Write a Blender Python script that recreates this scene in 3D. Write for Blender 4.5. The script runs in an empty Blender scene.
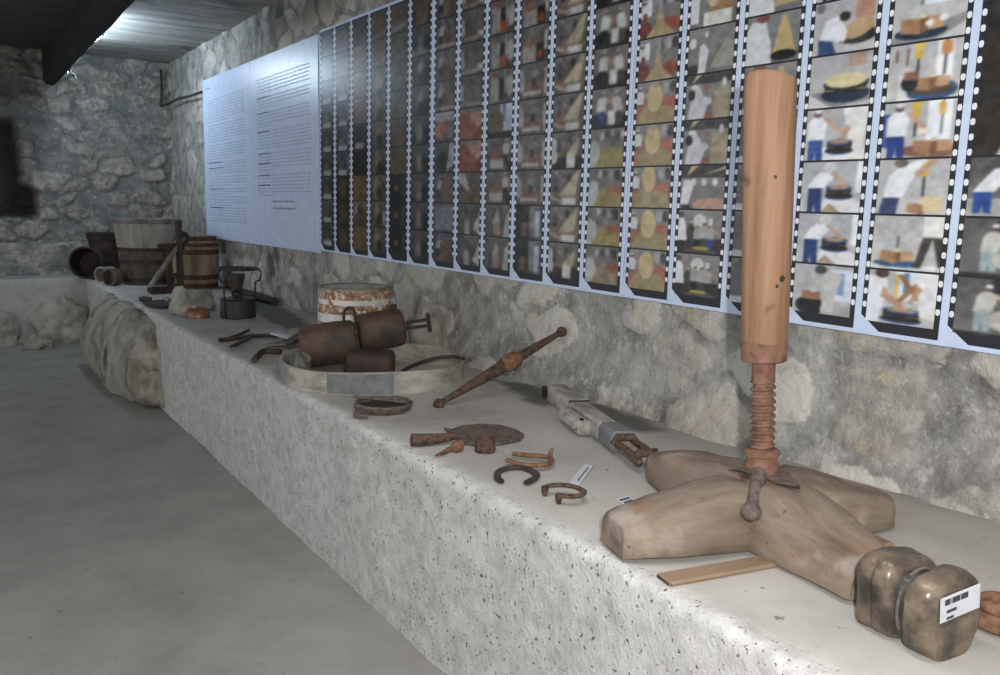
import bpy, math, random
import numpy as np
from mathutils import Matrix, Vector
C = bpy.context.scene.collection
random.seed(7)

# ------------------------------------------------------------------ camera
F, CX, CY, CAMZ = 847.0, 500.0, 337.5, 1.6
d1 = np.array([-82 - CX, 197 - CY, F]); d1 /= np.linalg.norm(d1)
rr = math.radians(1.3)
aa = np.array([-math.sin(rr), math.cos(rr), 0.0])
dn = np.array([aa[0], aa[1], -(aa @ d1) / d1[2]]); dn /= np.linalg.norm(dn)
RC = np.stack([np.cross(dn, d1), d1, -dn])          # world = RC @ camera (x right, y down, z forward)
CAM = np.array([0, 0, CAMZ])
cam = bpy.data.objects.new('camera', bpy.data.cameras.new('camera')); C.objects.link(cam)
cam.data.sensor_width = 36.0; cam.data.lens = F / 1000 * 36; cam.data.clip_start = 0.02
cr, cd, cf = RC[:, 0], RC[:, 1], RC[:, 2]
m = Matrix.Identity(4)
for i in range(3):
    m[i][0], m[i][1], m[i][2], m[i][3] = cr[i], -cd[i], -cf[i], CAM[i]
cam.matrix_world = m
bpy.context.scene.camera = cam

# ------------------------------------------------------------------ light, exposure
vs = bpy.context.scene.view_settings
vs.view_transform = 'Standard'; vs.look = 'None'; vs.gamma = 1.0; vs.use_curve_mapping = False
vs.exposure = 0.2
wd = bpy.data.worlds.new('world'); bpy.context.scene.world = wd; wd.use_nodes = True
bg = wd.node_tree.nodes['Background']
bg.inputs[0].default_value = (0.92, 0.97, 1.0, 1); bg.inputs[1].default_value = 0.82
def lamp(name, kind, loc, power, col, **kw):
    l = bpy.data.lights.new(name, kind); l.energy = power; l.color = col
    for k, v in kw.items(): setattr(l, k, v)
    o = bpy.data.objects.new(name, l); C.objects.link(o); o.location = loc
    return o
flash = lamp('camera_flash', 'POINT', tuple(CAM + cr * 0.13 - cd * 0.13), 172, (1.0, 0.98, 0.955), shadow_soft_size=0.02)
for yy in (9.1, 9.6, 10.1):
    lamp('tube_light', 'POINT', (1.56, yy, 3.085), 13, (0.66, 0.84, 1.0), shadow_soft_size=0.06)
near_fill = lamp('near_fill_light', 'AREA', (1.22, 1.3, 3.10), 90, (0.96, 0.98, 1.0), shape='RECTANGLE', size=0.25, size_y=2.6)  # added fill lamp, unseen, brightens the bench top and floor
# ------------------------------------------------------------------ helpers
def at(px, py, z=0.72):
    d = RC @ np.array([px - CX, py - CY, F]); return CAM + d * ((z - CAM[2]) / d[2])
def at_y(px, py, y):
    d = RC @ np.array([px - CX, py - CY, F]); return CAM + d * (y / d[1])
def rgb(r, g, b):
    return tuple(((c / 255) / 12.92 if c <= 10 else ((c / 255 + 0.055) / 1.055) ** 2.4) for c in (r, g, b))
def hsh(i, j, k, seed):
    n = (i * 374761393 + j * 668265263 + k * 2147483647 + seed * 1274126177) & 0xffffffff
    n = ((n ^ (n >> 13)) * 1274126177) & 0xffffffff
    n = ((n ^ (n >> 16)) * 2246822519) & 0xffffffff
    return ((n ^ (n >> 15)) & 0xffff) / 65535.0
def vnoise(P, s, seed=0):
    Q = np.asarray(P, float) * s; I = np.floor(Q).astype(np.int64); f = Q - I; f = f * f * (3 - 2 * f)
    r = 0
    for a in (0, 1):
        for b in (0, 1):
            for c in (0, 1):
                w = (f[..., 0] if a else 1 - f[..., 0]) * (f[..., 1] if b else 1 - f[..., 1]) * (f[..., 2] if c else 1 - f[..., 2])
                r = r + w * hsh(I[..., 0] + a, I[..., 1] + b, I[..., 2] + c, seed)
    return r
def fbm(P, s, seed=0, o=4):
    r, a, t = 0, 1.0, 0
    for k in range(o):
        r = r + a * vnoise(P, s * 2 ** k, seed + k); t += a; a *= 0.5
    return r / t                                       # 0..1
def sstep(a, b, x):
    t = np.clip((x - a) / (b - a), 0, 1); return t * t * (3 - 2 * t)

class MB:
    def __init__(s): s.v = []; s.f = []; s.mi = []; s.sm = []
    def add(s, vs, fs, mi=0, smooth=True):
        o = len(s.v); s.v += [tuple(float(c) for c in p) for p in vs]
        for f in fs: s.f.append(tuple(i + o for i in f)); s.mi.append(mi); s.sm.append(smooth)
        return s
    def loft(s, rings, caps=True, mi=0, smooth=True, closed=False):
        n = len(rings[0]); vs = [p for r in rings for p in r]; fs = []
        R = len(rings)
        for i in range(R if closed else R - 1):
            j = (i + 1) % R
            for k in range(n):
                l = (k + 1) % n
                fs.append((i * n + k, i * n + l, j * n + l, j * n + k))
        s.add(vs, fs, mi, smooth)
        if caps and not closed:
            s.add(rings[0], [tuple(range(n))[::-1]], mi, False); s.add(rings[-1], [tuple(range(n))], mi, False)
        return s
    def box(s, c, size, ax=(1, 0, 0), up=(0, 0, 1), bev=0.004, mi=0, jit=0.0):
        X = Vector(ax).normalized(); Z = Vector(up); Y = Z.cross(X).normalized(); Z = X.cross(Y)
        hx, hy, hz = [q / 2 for q in size]; c = Vector(c); b = min(bev, hx * .9, hy * .9, hz * .9)
        rings = []
        for (x, q) in ((-hx, b), (-hx + b, 0), (hx - b, 0), (hx, b)):
            y, z = hy - q, hz - q; r = b
            pts = [(-y + r, -z), (y - r, -z), (y, -z + r), (y, z - r), (y - r, z), (-y + r, z), (-y, z - r), (-y, -z + r)]
            rings.append([c + X * x + Y * (p[0] + random.uniform(-jit, jit)) + Z * (p[1] + random.uniform(-jit, jit)) for p in pts])
        return s.loft(rings, True, mi, False)
    def tube(s, path, r, n=10, caps=True, mi=0, flat=1.0, up=(0, 0, 1), closed=False):
        P = [Vector(p) for p in path]; R = r if isinstance(r, (list, tuple)) else [r] * len(P); rings = []
        up = Vector(up)
        for i, p in enumerate(P):
            if closed: t = P[(i + 1) % len(P)] - P[i - 1]
            else: t = P[min(i + 1, len(P) - 1)] - P[max(i - 1, 0)]
            t.normalize(); sd = up.cross(t)
            if sd.length < 1e-3: sd = Vector((1, 0, 0)).cross(t)
            sd.normalize(); w = t.cross(sd)
            rings.append([p + sd * (R[i] * math.cos(2 * math.pi * k / n)) + w * (R[i] * flat * math.sin(2 * math.pi * k / n)) for k in range(n)])
        return s.loft(rings, caps, mi, True, closed)
    def lathe(s, prof, c=(0, 0, 0), ax=(0, 0, 1), n=32, mi=0, caps=True, rf=None, xr=(1, 0, 0)):
        Z = Vector(ax).normalized(); X = Vector(xr); X = (X - Z * X.dot(Z))
        if X.length < 1e-3: X = Vector((0, 1, 0)); X = X - Z * X.dot(Z)
        X.normalize(); Y = Z.cross(X); c = Vector(c); rings = []
        for (r, z) in prof:
            rings.append([c + Z * z + (X * math.cos(t) + Y * math.sin(t)) * (r * (rf(t, z) if rf else 1)) for t in [2 * math.pi * k / n for k in range(n)]])
        return s.loft(rings, caps, mi, True)
    def build(s, name, mats, parent=None, loc=None, bump=None, zmin=None):
        root = parent
        while root is not None and root.parent is not None: root = root.parent
        if root is not None: org = np.array(root.location)
        else: org = np.array(loc if loc is not None else (0, 0, 0), float)
        me = bpy.data.meshes.new(name)
        V = np.array(s.v, float)
        if bump:
            a, sc, sd = bump; V = V + a * 2 * (np.stack([fbm(V, sc, sd), fbm(V, sc, sd + 11), fbm(V, sc, sd + 23)], -1) - 0.5)
        if zmin is not None: V[:, 2] = np.maximum(V[:, 2], zmin)
        me.from_pydata((V - org).tolist(), [], s.f)
        for mt in (mats if isinstance(mats, (list, tuple)) else [mats]): me.materials.append(mt)
        me.polygons.foreach_set('material_index', s.mi); me.polygons.foreach_set('use_smooth', s.sm)
        me.validate(); me.update()
        o = bpy.data.objects.new(name, me); C.objects.link(o)
        if parent is not None: o.parent = parent
        else: o.location = org
        try: me.set_sharp_from_angle(angle=math.radians(38))
        except Exception: pass
        return o
def tag(o, label=None, cat=None, group=None, kind=None):
    if label: o['label'] = label
    if cat: o['category'] = cat
    if group: o['group'] = group
    if kind: o['kind'] = kind
    return o
def thing(name, loc, label, cat, group=None):
    o = bpy.data.objects.new(name, None); C.objects.link(o); o.location = tuple(float(c) for c in loc); o.empty_display_size = 0.1
    return tag(o, label, cat, group)
def struct(o): o['kind'] = 'structure'; return o

# ------------------------------------------------------------------ materials
def mat(name, cols, scale=8, stretch=(1, 1, 1), rotz=0, rough=0.8, bump=0.3, bscale=None, metal=0.0, detail=8, spots=None, dist=0.01, attr=None, spec=0.4, contrast=1.0):
    mt = bpy.data.materials.new(name); mt.use_nodes = True; N = mt.node_tree.nodes; L = mt.node_tree.links
    p = N['Principled BSDF']; p.inputs['Roughness'].default_value = rough; p.inputs['Metallic'].default_value = metal
    p.inputs['Specular IOR Level'].default_value = spec
    tc = N.new('ShaderNodeTexCoord'); mp = N.new('ShaderNodeMapping'); mp.vector_type = 'POINT'
    r = N.new('ShaderNodeMapping'); r.inputs['Rotation'].default_value = (0, 0, rotz)
    L.new(tc.outputs['Object'], r.inputs[0]); L.new(r.outputs[0], mp.inputs[0]); mp.inputs['Scale'].default_value = stretch
    nz = N.new('ShaderNodeTexNoise'); nz.inputs['Scale'].default_value = scale; nz.inputs['Detail'].default_value = detail; nz.inputs['Roughness'].default_value = 0.62
    L.new(mp.outputs[0], nz.inputs['Vector'])
    rp = N.new('ShaderNodeValToRGB'); e = rp.color_ramp.elements; n = len(cols)
    while len(e) < n: e.new(0.5)
    for i, c in enumerate(cols):
        e[i].position = 0.5 + (i / (n - 1) - 0.5) * 0.42 / contrast; e[i].color = (*c, 1)
    L.new(nz.outputs['Fac'], rp.inputs[0]); col = rp.outputs[0]
    def spot(src, c, sc, lo, hi, out):
        n2 = N.new('ShaderNodeTexNoise'); n2.inputs['Scale'].default_value = sc; n2.inputs['Detail'].default_value = 5
        L.new(r.outputs[0], n2.inputs['Vector'])
        mr = N.new('ShaderNodeMapRange'); mr.inputs[1].default_value = lo; mr.inputs[2].default_value = hi; L.new(n2.outputs['Fac'], mr.inputs[0])
        mx = N.new('ShaderNodeMix'); mx.data_type = 'RGBA'; L.new(mr.outputs[0], mx.inputs[0]); L.new(out, mx.inputs[6]); mx.inputs[7].default_value = (*c, 1)
        return mx.outputs[2]
    for sp in (spots or []): col = spot(None, *sp, col)
    L.new(col, p.inputs['Base Color'])
    if bump:
        nb = N.new('ShaderNodeTexNoise'); nb.inputs['Scale'].default_value = bscale or scale * 3; nb.inputs['Detail'].default_value = 6
        L.new(mp.outputs[0], nb.inputs['Vector'])
        b = N.new('ShaderNodeBump'); b.inputs['Strength'].default_value = bump; b.inputs['Distance'].default_value = dist
        L.new(nb.outputs['Fac'], b.inputs['Height']); L.new(b.outputs[0], p.inputs['Normal'])
    return mt
def flat(name, c, rough=0.5, metal=0.0):
    return mat(name, [tuple(q * .9 for q in c), c, tuple(min(1, q * 1.08) for q in c)], 12, rough=rough, bump=0.05, metal=metal)

rust = mat('rust', [rgb(47, 37, 33), rgb(79, 61, 51), rgb(104, 80, 66), rgb(71, 61, 56)], 42, rough=0.85, bump=0.6, bscale=60, dist=0.006, contrast=1.5)
rust_orange = mat('orange_rust', [rgb(72, 52, 42), rgb(123, 89, 67), rgb(147, 113, 87)], 46, rough=0.88, bump=0.5, bscale=70, dist=0.004)
rust_pole = mat('screw_rust', [rgb(77, 56, 47), rgb(119, 87, 71), rgb(141, 105, 86)], 30, rough=0.85, bump=0.4, bscale=60, dist=0.003)
iron_grey = mat('weathered_iron', [rgb(54, 45, 41), rgb(88, 77, 72), rgb(112, 99, 90), rgb(76, 61, 54)], 40, rough=0.75, bump=0.5, bscale=55, dist=0.004)
iron_dark = mat('dark_iron', [rgb(36, 30, 28), rgb(58, 50, 46), rgb(80, 66, 58)], 14, rough=0.7, bump=0.4, dist=0.004)
brown_metal = mat('brown_rusted_sheet', [rgb(50, 44, 41), rgb(69, 57, 50), rgb(92, 69, 54), rgb(70, 62, 58)], 7, rough=0.62, bump=0.25, bscale=40, dist=0.003, contrast=1.2)
dark_brown_metal = mat('dark_rusted_sheet', [rgb(38, 31, 28), rgb(60, 46, 38), rgb(86, 57, 41)], 8, rough=0.65, bump=0.25, dist=0.003)
pole_wood = mat('pole_wood', [rgb(92, 67, 50), rgb(138, 104, 79), rgb(156, 122, 96), rgb(120, 91, 70)], 16, (1, 1, .07), rough=0.75, bump=0.5, bscale=40, dist=0.004, spots=[(rgb(78, 54, 42), 12, .64, .76), (rgb(134, 122, 112), 4, .60, .8)])
cross_a = mat('old_wood', [rgb(83, 71, 60), rgb(117, 101, 88), rgb(136, 122, 108), rgb(120, 96, 77)], 12, (.16, 1, 1), math.radians(15.4), 0.8, 0.5, 26, dist=0.008, spots=[(rgb(176, 166, 154), 6, .58, .78), (rgb(140, 98, 70), 7, .60, .8), (rgb(78, 66, 58), 30, .68, .76)])
cross_b = mat('old_wood_crosswise', [rgb(83, 71, 60), rgb(117, 101, 88), rgb(136, 122, 108), rgb(120, 96, 77)], 12, (.16, 1, 1), math.radians(-75), 0.8, 0.5, 26, dist=0.008, spots=[(rgb(176, 166, 154), 6, .58, .78), (rgb(140, 98, 70), 7, .60, .8), (rgb(78, 66, 58), 30, .68, .76)])
plank_wood = mat('plank_wood', [rgb(114, 93, 75), rgb(144, 121, 100), rgb(133, 104, 81)], 8, (.2, 1, 1), rough=0.8, bump=0.2)
grey_wood = mat('grey_wood', [rgb(112, 108, 104), rgb(160, 156, 150), rgb(196, 192, 187)], 16, (1, .25, 1), rough=0.85, bump=0.3, dist=0.004, spots=[(rgb(90, 84, 78), 26, .66, .74)])
grey_wood_far = mat('dusty_wood', [rgb(80, 76, 72), rgb(128, 122, 116), rgb(156, 150, 144)], 10, (1, 1, .2), rough=0.85, bump=0.3)
dark_wood = mat('dark_wood', [rgb(40, 33, 28), rgb(62, 52, 45), rgb(84, 72, 62)], 9, (1, 1, .2), rough=0.8, bump=0.3)
dark_tub = mat('dark_tub_wood', [rgb(60, 52, 46), rgb(92, 82, 74), rgb(116, 106, 96)], 9, (1, 1, .2), rough=0.8, bump=0.3)
tub_wood = mat('tub_wood', [rgb(112, 106, 98), rgb(156, 149, 140), rgb(182, 175, 166)], 8, (1, 1, .15), rough=0.85, bump=0.3)
barrel_wood = mat('barrel_wood', [rgb(100, 80, 62), rgb(144, 126, 104), rgb(168, 154, 130)], 8, (1, 1, .2), rough=0.8, bump=0.3)
barrel_rust = mat('barrel_hoop_rust', [rgb(52, 38, 32), rgb(84, 60, 50), rgb(108, 78, 62)], 18, rough=0.85, bump=0.4)
hoop_wood = mat('pale_bentwood', [rgb(124, 118, 110), rgb(166, 160, 150), rgb(192, 186, 176)], 7, (1, 1, 3), rough=0.8, bump=0.2, spots=[(rgb(170, 140, 110), 4, .62, .78)])
zinc = mat('dull_zinc', [rgb(92, 93, 96), rgb(116, 117, 120), rgb(132, 133, 136)], 14, rough=0.6, bump=0.1, metal=0.0)
white_rust = mat('flaking_white_paint', [rgb(168, 160, 152), rgb(216, 212, 206), rgb(226, 222, 218)], 9, rough=0.7, bump=0.2, spots=[(rgb(150, 104, 76), 14, .60, .68)])
band_rust = mat('flaking_rust_band', [rgb(104, 72, 54), rgb(150, 108, 82), rgb(190, 166, 142)], 26, rough=0.8, bump=0.3, spots=[(rgb(208, 198, 186), 34, .50, .60)])
lid_mat = mat('dusty_lid', [rgb(112, 102, 92), rgb(150, 138, 124), rgb(130, 116, 102)], 12, rough=0.8)
green_tin = mat('dark_green_tin', [rgb(34, 38, 34), rgb(50, 54, 48), rgb(66, 64, 58)], 12, rough=0.55, bump=0.2)
copper = mat('dull_copper', [rgb(104, 74, 60), rgb(140, 98, 78), rgb(160, 116, 94)], 10, rough=0.35, bump=0.15, metal=0.3)
cloth_mat = mat('mouldy_cloth', [rgb(66, 65, 60), rgb(100, 98, 90), rgb(124, 122, 112)], 20, rough=0.95, bump=0.5, spots=[(rgb(96, 98, 70), 16, .56, .66)])
varnish = mat('varnished_wood', [rgb(44, 40, 36), rgb(78, 69, 61), rgb(113, 98, 83), rgb(134, 122, 106)], 9, (1, 1, 1.3), rough=0.28, bump=0.4, bscale=14, dist=0.008, contrast=1.3, spots=[(rgb(70, 62, 56), 9, .56, .7)])
groove_mat = mat('dark_groove_band', [rgb(40, 44, 44), rgb(66, 68, 66), rgb(88, 84, 78)], 12, rough=0.2, bump=0.2)
card_mat = flat('white_card', rgb(200, 200, 206), 0.5); ink = flat('ink', rgb(60, 62, 74), 0.7); ink_pale = flat('printed_ink', rgb(176, 190, 216), 0.6); ink_bold = flat('bold_printed_ink', rgb(128, 142, 168), 0.6)
boulder_mat = mat('boulder_rock', [rgb(84, 80, 74), rgb(136, 130, 120), rgb(170, 164, 152), rgb(120, 114, 106)], 3.2, rough=0.95, bump=0.6, bscale=14, dist=0.03, spots=[(rgb(72, 68, 64), 4, .6, .7)])
pale_rock = mat('pale_rock', [rgb(128, 124, 116), rgb(172, 166, 156), rgb(196, 190, 180)], 5, rough=0.95, bump=0.5, dist=0.02)
beam_mat = mat('sooty_beam', [rgb(20, 18, 17), rgb(34, 31, 29), rgb(48, 44, 40)], 6, (1, .15, 1), rough=0.9, bump=0.4)
chrome = flat('bright_metal', rgb(225, 230, 235), 0.12, 1.0)
enamel = flat('lamp_housing', rgb(170, 172, 174), 0.4)
panel_white = flat('panel_white', rgb(208, 222, 248), 0.33)
film_black = flat('film_black', rgb(40, 42, 50), 0.4)
perf_white = flat('perforation_white', rgb(236, 240, 246), 0.4)
cable_mat = flat('dark_cable', rgb(60, 54, 48), 0.6)

def attr_node(N, name):
    a = N.new('ShaderNodeAttribute'); a.attribute_name = name; return a.outputs['Fac']
def wall_mat(name, mort, stones, warm, lime=True):
    mt = bpy.data.materials.new(name); mt.use_nodes = True; N = mt.node_tree.nodes; L = mt.node_tree.links; p = N['Principled BSDF']
    p.inputs['Roughness'].default_value = 0.95; p.inputs['Specular IOR Level'].default_value = 0.2
    tc = N.new('ShaderNodeTexCoord').outputs['Object']
    def noise(s, d=8, ro=0.6):
        n = N.new('ShaderNodeTexNoise'); n.inputs['Scale'].default_value = s; n.inputs['Detail'].default_value = d; n.inputs['Roughness'].default_value = ro; L.new(tc, n.inputs['Vector']); return n.outputs['Fac']
    def ramp(f, cols, lo=.3, hi=.7):
        r = N.new('ShaderNodeValToRGB'); e = r.color_ramp.elements
        while len(e) < len(cols): e.new(.5)
        for i, c in enumerate(cols): e[i].position = lo + (hi - lo) * i / (len(cols) - 1); e[i].color = (*c, 1)
        L.new(f, r.inputs[0]); return r.outputs[0]
    def mix(f, a, b, mode='MIX'):
        x = N.new('ShaderNodeMix'); x.data_type = 'RGBA'; x.blend_type = mode
        if isinstance(f, float): x.inputs[0].default_value = f
        else: L.new(f, x.inputs[0])
        for i, q in ((6, a), (7, b)):
            if isinstance(q, tuple): x.inputs[i].default_value = (*q, 1)
            else: L.new(q, x.inputs[i])
        return x.outputs[2]
    def mrange(f, a, b):
        r = N.new('ShaderNodeMapRange'); r.inputs[1].default_value = a; r.inputs[2].default_value = b; L.new(f, r.inputs[0]); return r.outputs[0]
    mo = ramp(noise(7), mort)
    st = ramp(attr_node(N, 'tint'), stones, 0.0, 1.0)
    st = mix(mrange(noise(16), .42, .62), st, mix(0.5, st, rgb(214, 208, 198)))
    st = mix(mrange(noise(9, 6), .56, .68), st, mix(0.55, st, warm))
    e1 = N.new('ShaderNodeMath'); e1.operation = 'MULTIPLY_ADD'; L.new(noise(22, 8, .7), e1.inputs[0]); e1.inputs[1].default_value = 0.9; e1.inputs[2].default_value = -0.45
    e2 = N.new('ShaderNodeMath'); e2.operation = 'ADD'; L.new(e1.outputs[0], e2.inputs[0]); L.new(attr_node(N, 'stone'), e2.inputs[1])
    c = mix(mrange(e2.outputs[0], .22, .46), mo, st)
    if lime: c = mix(mrange(noise(4.6, 12, .75), .56, .63), c, mix(0.75, c, rgb(222, 220, 216)))         # lime bloom
    c = mix(mrange(noise(3.7, 10, .7), .55, .66), c, mix(0.38, c, rgb(96, 95, 94)))
    c = mix(mrange(noise(26, 9, .75), .54, .66), c, mix(0.28, c, rgb(70, 68, 66)))
    c = mix(mrange(noise(19, 9, .75), .56, .66), c, mix(0.62, c, rgb(222, 220, 216)))
    c = mix(attr_node(N, 'darken'), c, rgb(40, 37, 35))
    L.new(c, p.inputs['Base Color'])
    b = N.new('ShaderNodeBump'); b.inputs['Strength'].default_value = 0.65; b.inputs['Distance'].default_value = 0.022
    ad = N.new('ShaderNodeMath'); ad.operation = 'ADD'; L.new(noise(14, 10, .65), ad.inputs[0]); L.new(noise(55, 6), ad.inputs[1]); L.new(ad.outputs[0], b.inputs['Height']); L.new(b.outputs[0], p.inputs['Normal'])
    return mt
wall_long_mat = wall_mat('rubble_masonry', [rgb(122, 120, 117), rgb(164, 162, 157), rgb(200, 197, 191)], [rgb(150, 147, 142), rgb(192, 188, 180), rgb(214, 210, 202), rgb(178, 173, 164), rgb(222, 218, 210)], rgb(206, 184, 140))
wall_back_mat = wall_mat('bluish_rubble_masonry', [rgb(106, 107, 105), rgb(132, 133, 130), rgb(154, 154, 150)], [rgb(112, 108, 102), rgb(138, 133, 125), rgb(158, 152, 144), rgb(126, 120, 112), rgb(148, 142, 134)], rgb(160, 140, 116), False)

def concrete(name, smooth, rough_cols=None):
    mt = bpy.data.materials.new(name); mt.use_nodes = True; N = mt.node_tree.nodes; L = mt.node_tree.links; p = N['Principled BSDF']
    p.inputs['Roughness'].default_value = 0.9; p.inputs['Specular IOR Level'].default_value = 0.25
    tc = N.new('ShaderNodeTexCoord').outputs['Object']
    def noise(s, d=6, ro=.6):
        n = N.new('ShaderNodeTexNoise'); n.inputs['Scale'].default_value = s; n.inputs['Detail'].default_value = d; n.inputs['Roughness'].default_value = ro; L.new(tc, n.inputs['Vector']); return n.outputs['Fac']
    def mr(f, a, b):
        r = N.new('ShaderNodeMapRange'); r.inputs[1].default_value = a; r.inputs[2].default_value = b; L.new(f, r.inputs[0]); return r.outputs[0]
    def ramp(f, cols):
        r = N.new('ShaderNodeValToRGB'); e = r.color_ramp.elements
        while len(e) < len(cols): e.new(.5)
        for i, c in enumerate(cols): e[i].position = .3 + .4 * i / (len(cols) - 1); e[i].color = (*c, 1)
        L.new(f, r.inputs[0]); return r.outputs[0]
    def mix(f, a, b):
        x = N.new('ShaderNodeMix'); x.data_type = 'RGBA'; L.new(f, x.inputs[0])
        for i, q in ((6, a), (7, b)):
            if isinstance(q, tuple): x.inputs[i].default_value = (*q, 1)
            else: L.new(q, x.inputs[i])
        return x.outputs[2]
    c = ramp(noise(2.2, 10, .62), smooth)
    c = mix(mr(noise(24, 3), .68, .76), c, tuple(q * .55 for q in smooth[0]))
    if rough_cols:
        g = ramp(noise(16, 8, .7), rough_cols)
        v = N.new('ShaderNodeTexVoronoi'); v.inputs['Scale'].default_value = 42; L.new(tc, v.inputs['Vector'])
        g = mix(mr(noise(64, 3), .60, .67), g, rgb(104, 100, 96))
        g = mix(mr(noise(34, 3), .71, .76), g, rgb(74, 70, 66))
        ra = attr_node(N, 'rough'); c = mix(ra, c, g)
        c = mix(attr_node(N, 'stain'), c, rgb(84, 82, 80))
        b = N.new('ShaderNodeBump'); b.inputs['Distance'].default_value = 0.012
        mm = N.new('ShaderNodeMath'); mm.operation = 'MULTIPLY_ADD'; L.new(ra, mm.inputs[0]); mm.inputs[1].default_value = 0.6; mm.inputs[2].default_value = 0.12
        L.new(mm.outputs[0], b.inputs['Strength']); L.new(noise(70, 5, .7), b.inputs['Height']); L.new(b.outputs[0], p.inputs['Normal'])
    else:
        b = N.new('ShaderNodeBump'); b.inputs['Distance'].default_value = 0.01; b.inputs['Strength'].default_value = 0.25
        L.new(noise(18, 8), b.inputs['Height']); L.new(b.outputs[0], p.inputs['Normal'])
    L.new(c, p.inputs['Base Color']); return mt
floor_mat = concrete('trowelled_concrete', [rgb(138, 135, 131), rgb(152, 149, 145), rgb(162, 159, 155)])
bench_mat = concrete('rendered_bench', [rgb(156, 152, 147), rgb(178, 174, 168), rgb(192, 188, 182)], [rgb(172, 170, 167), rgb(204, 202, 199), rgb(222, 220, 217)])
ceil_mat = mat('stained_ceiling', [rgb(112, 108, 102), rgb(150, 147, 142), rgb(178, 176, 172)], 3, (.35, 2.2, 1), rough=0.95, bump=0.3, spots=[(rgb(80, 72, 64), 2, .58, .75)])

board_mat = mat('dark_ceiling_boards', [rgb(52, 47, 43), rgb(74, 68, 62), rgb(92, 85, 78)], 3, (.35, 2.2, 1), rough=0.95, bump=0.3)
# ------------------------------------------------------------------ the setting
def grid_obj(name, X, mt, attrs):
    nu, nv = X.shape[:2]; me = bpy.data.meshes.new(name)
    idx = np.arange(nu * nv).reshape(nu, nv)
    q = np.stack([idx[:-1, :-1], idx[1:, :-1], idx[1:, 1:], idx[:-1, 1:]], -1).reshape(-1, 4)
    me.vertices.add(nu * nv); me.vertices.foreach_set('co', X.reshape(-1).astype(np.float32))
    me.loops.add(q.size); me.loops.foreach_set('vertex_index', q.reshape(-1).astype(np.int32))
    me.polygons.add(len(q)); me.polygons.foreach_set('loop_start', (np.arange(len(q)) * 4).astype(np.int32)); me.polygons.foreach_set('loop_total', np.full(len(q), 4, np.int32))
    me.update(calc_edges=True); me.polygons.foreach_set('use_smooth', [True] * len(q))
    for k, a in attrs.items():
        if a.ndim == 3:
            t = me.color_attributes.new(k, 'FLOAT_COLOR', 'POINT'); t.data.foreach_set('color', np.concatenate([a, np.ones(a.shape[:2] + (1,))], -1).reshape(-1).astype(np.float32))
        else:
            t = me.attributes.new(k, 'FLOAT', 'POINT'); t.data.foreach_set('value', a.reshape(-1).astype(np.float32))
    me.materials.append(mt); o = bpy.data.objects.new(name, me); C.objects.link(o); return o
def stones(u, v, su, sv, seed, keep):
    P = np.stack([u, v, np.zeros_like(u)], -1)
    a = u + 0.16 * su / .35 * 2 * (fbm(P, 3.2, seed + 5) - .5); b = v + 0.12 * 2 * (fbm(P, 3.6, seed + 9) - .5)
    a = a / su; b = b / sv; b0 = np.floor(b)
    f1 = np.full(u.shape, 9.); f2 = f1.copy(); tid = np.zeros(u.shape); kp = np.zeros(u.shape)
    for dj in (-1, 0, 1):
        j = (b0 + dj).astype(np.int64); off = 0.5 * (j & 1)
        i0 = np.floor(a - off).astype(np.int64)
        for di in (-1, 0, 1):
            i = i0 + di; h1 = hsh(i, j, j * 0, seed); h2 = hsh(i, j, j * 0, seed + 1); h3 = hsh(i, j, j * 0, seed + 2); h4 = hsh(i, j, j * 0, seed + 3)
            d = np.hypot(a - off - i - .2 - .6 * h1, b - j - .2 - .6 * h2)
            nb = d < f1; f2 = np.where(nb, f1, np.minimum(f2, d)); tid = np.where(nb, h3, tid); kp = np.where(nb, h4, kp); f1 = np.where(nb, d, f1)
    mask = sstep(.10, .30, f2 - f1) * (kp < keep)
    return mask, tid
# long wall on the right, behind the display
ys = np.concatenate([np.arange(-1.0, 6.0, .022), np.arange(6.0, 11.9, .03)]); zs = np.arange(0.66, 3.40, .022)
Y, Z = np.meshgrid(ys, zs, indexing='ij'); P3 = np.stack([Y, Z, Y * 0], -1)
mk, ti = stones(Y, Z, .42, .27, 40, .72)
soft = sstep(.42, .60, fbm(P3, 1.7, 77)); mk = mk * (0.30 + 0.70 * soft)
disp = 0.022 * mk + 0.030 * (fbm(P3, 4, 3, 4) - .5) + 0.05 * (fbm(P3, 1.3, 8) - .4)
base = 2.655 + .012 * np.clip(Y - 5, 0, 9)
foot = 0.085 * np.exp(-((Z - .70) / .16) ** 2) * sstep(.6, 1.8, Y) * (1 - sstep(4.2, 5.6, Y)) * (.5 + fbm(P3, 2.2, 31))
behind = (Y < 9.65) & (Z > 1.19) & (Z < 2.93)
disp = np.where(behind, np.clip(disp, -.1, .022 + np.clip(Y - 5, 0, 9) * .012), np.clip(disp, -.1, .075)) + foot
darken = 0.85 * sstep(.45, .6, fbm(P3, 5, 91)) * (1 - sstep(.10, .26, np.abs(Y - 7.7))) * (1 - sstep(1.25, 1.35, Z)) * .8  # patchy darker stripe low on the wall
darken = np.maximum(darken, .55 * sstep(2.92, 3.15, Z) * sstep(.40, .6, fbm(P3, 2, 55)) * (1 - sstep(8.6, 9.6, Y)))  # darker patches towards the top of the wall
wl = grid_obj('wall_right', np.stack([base - disp, Y, Z], -1), wall_long_mat, {'stone': mk, 'tint': ti, 'darken': darken}); struct(wl)
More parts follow.
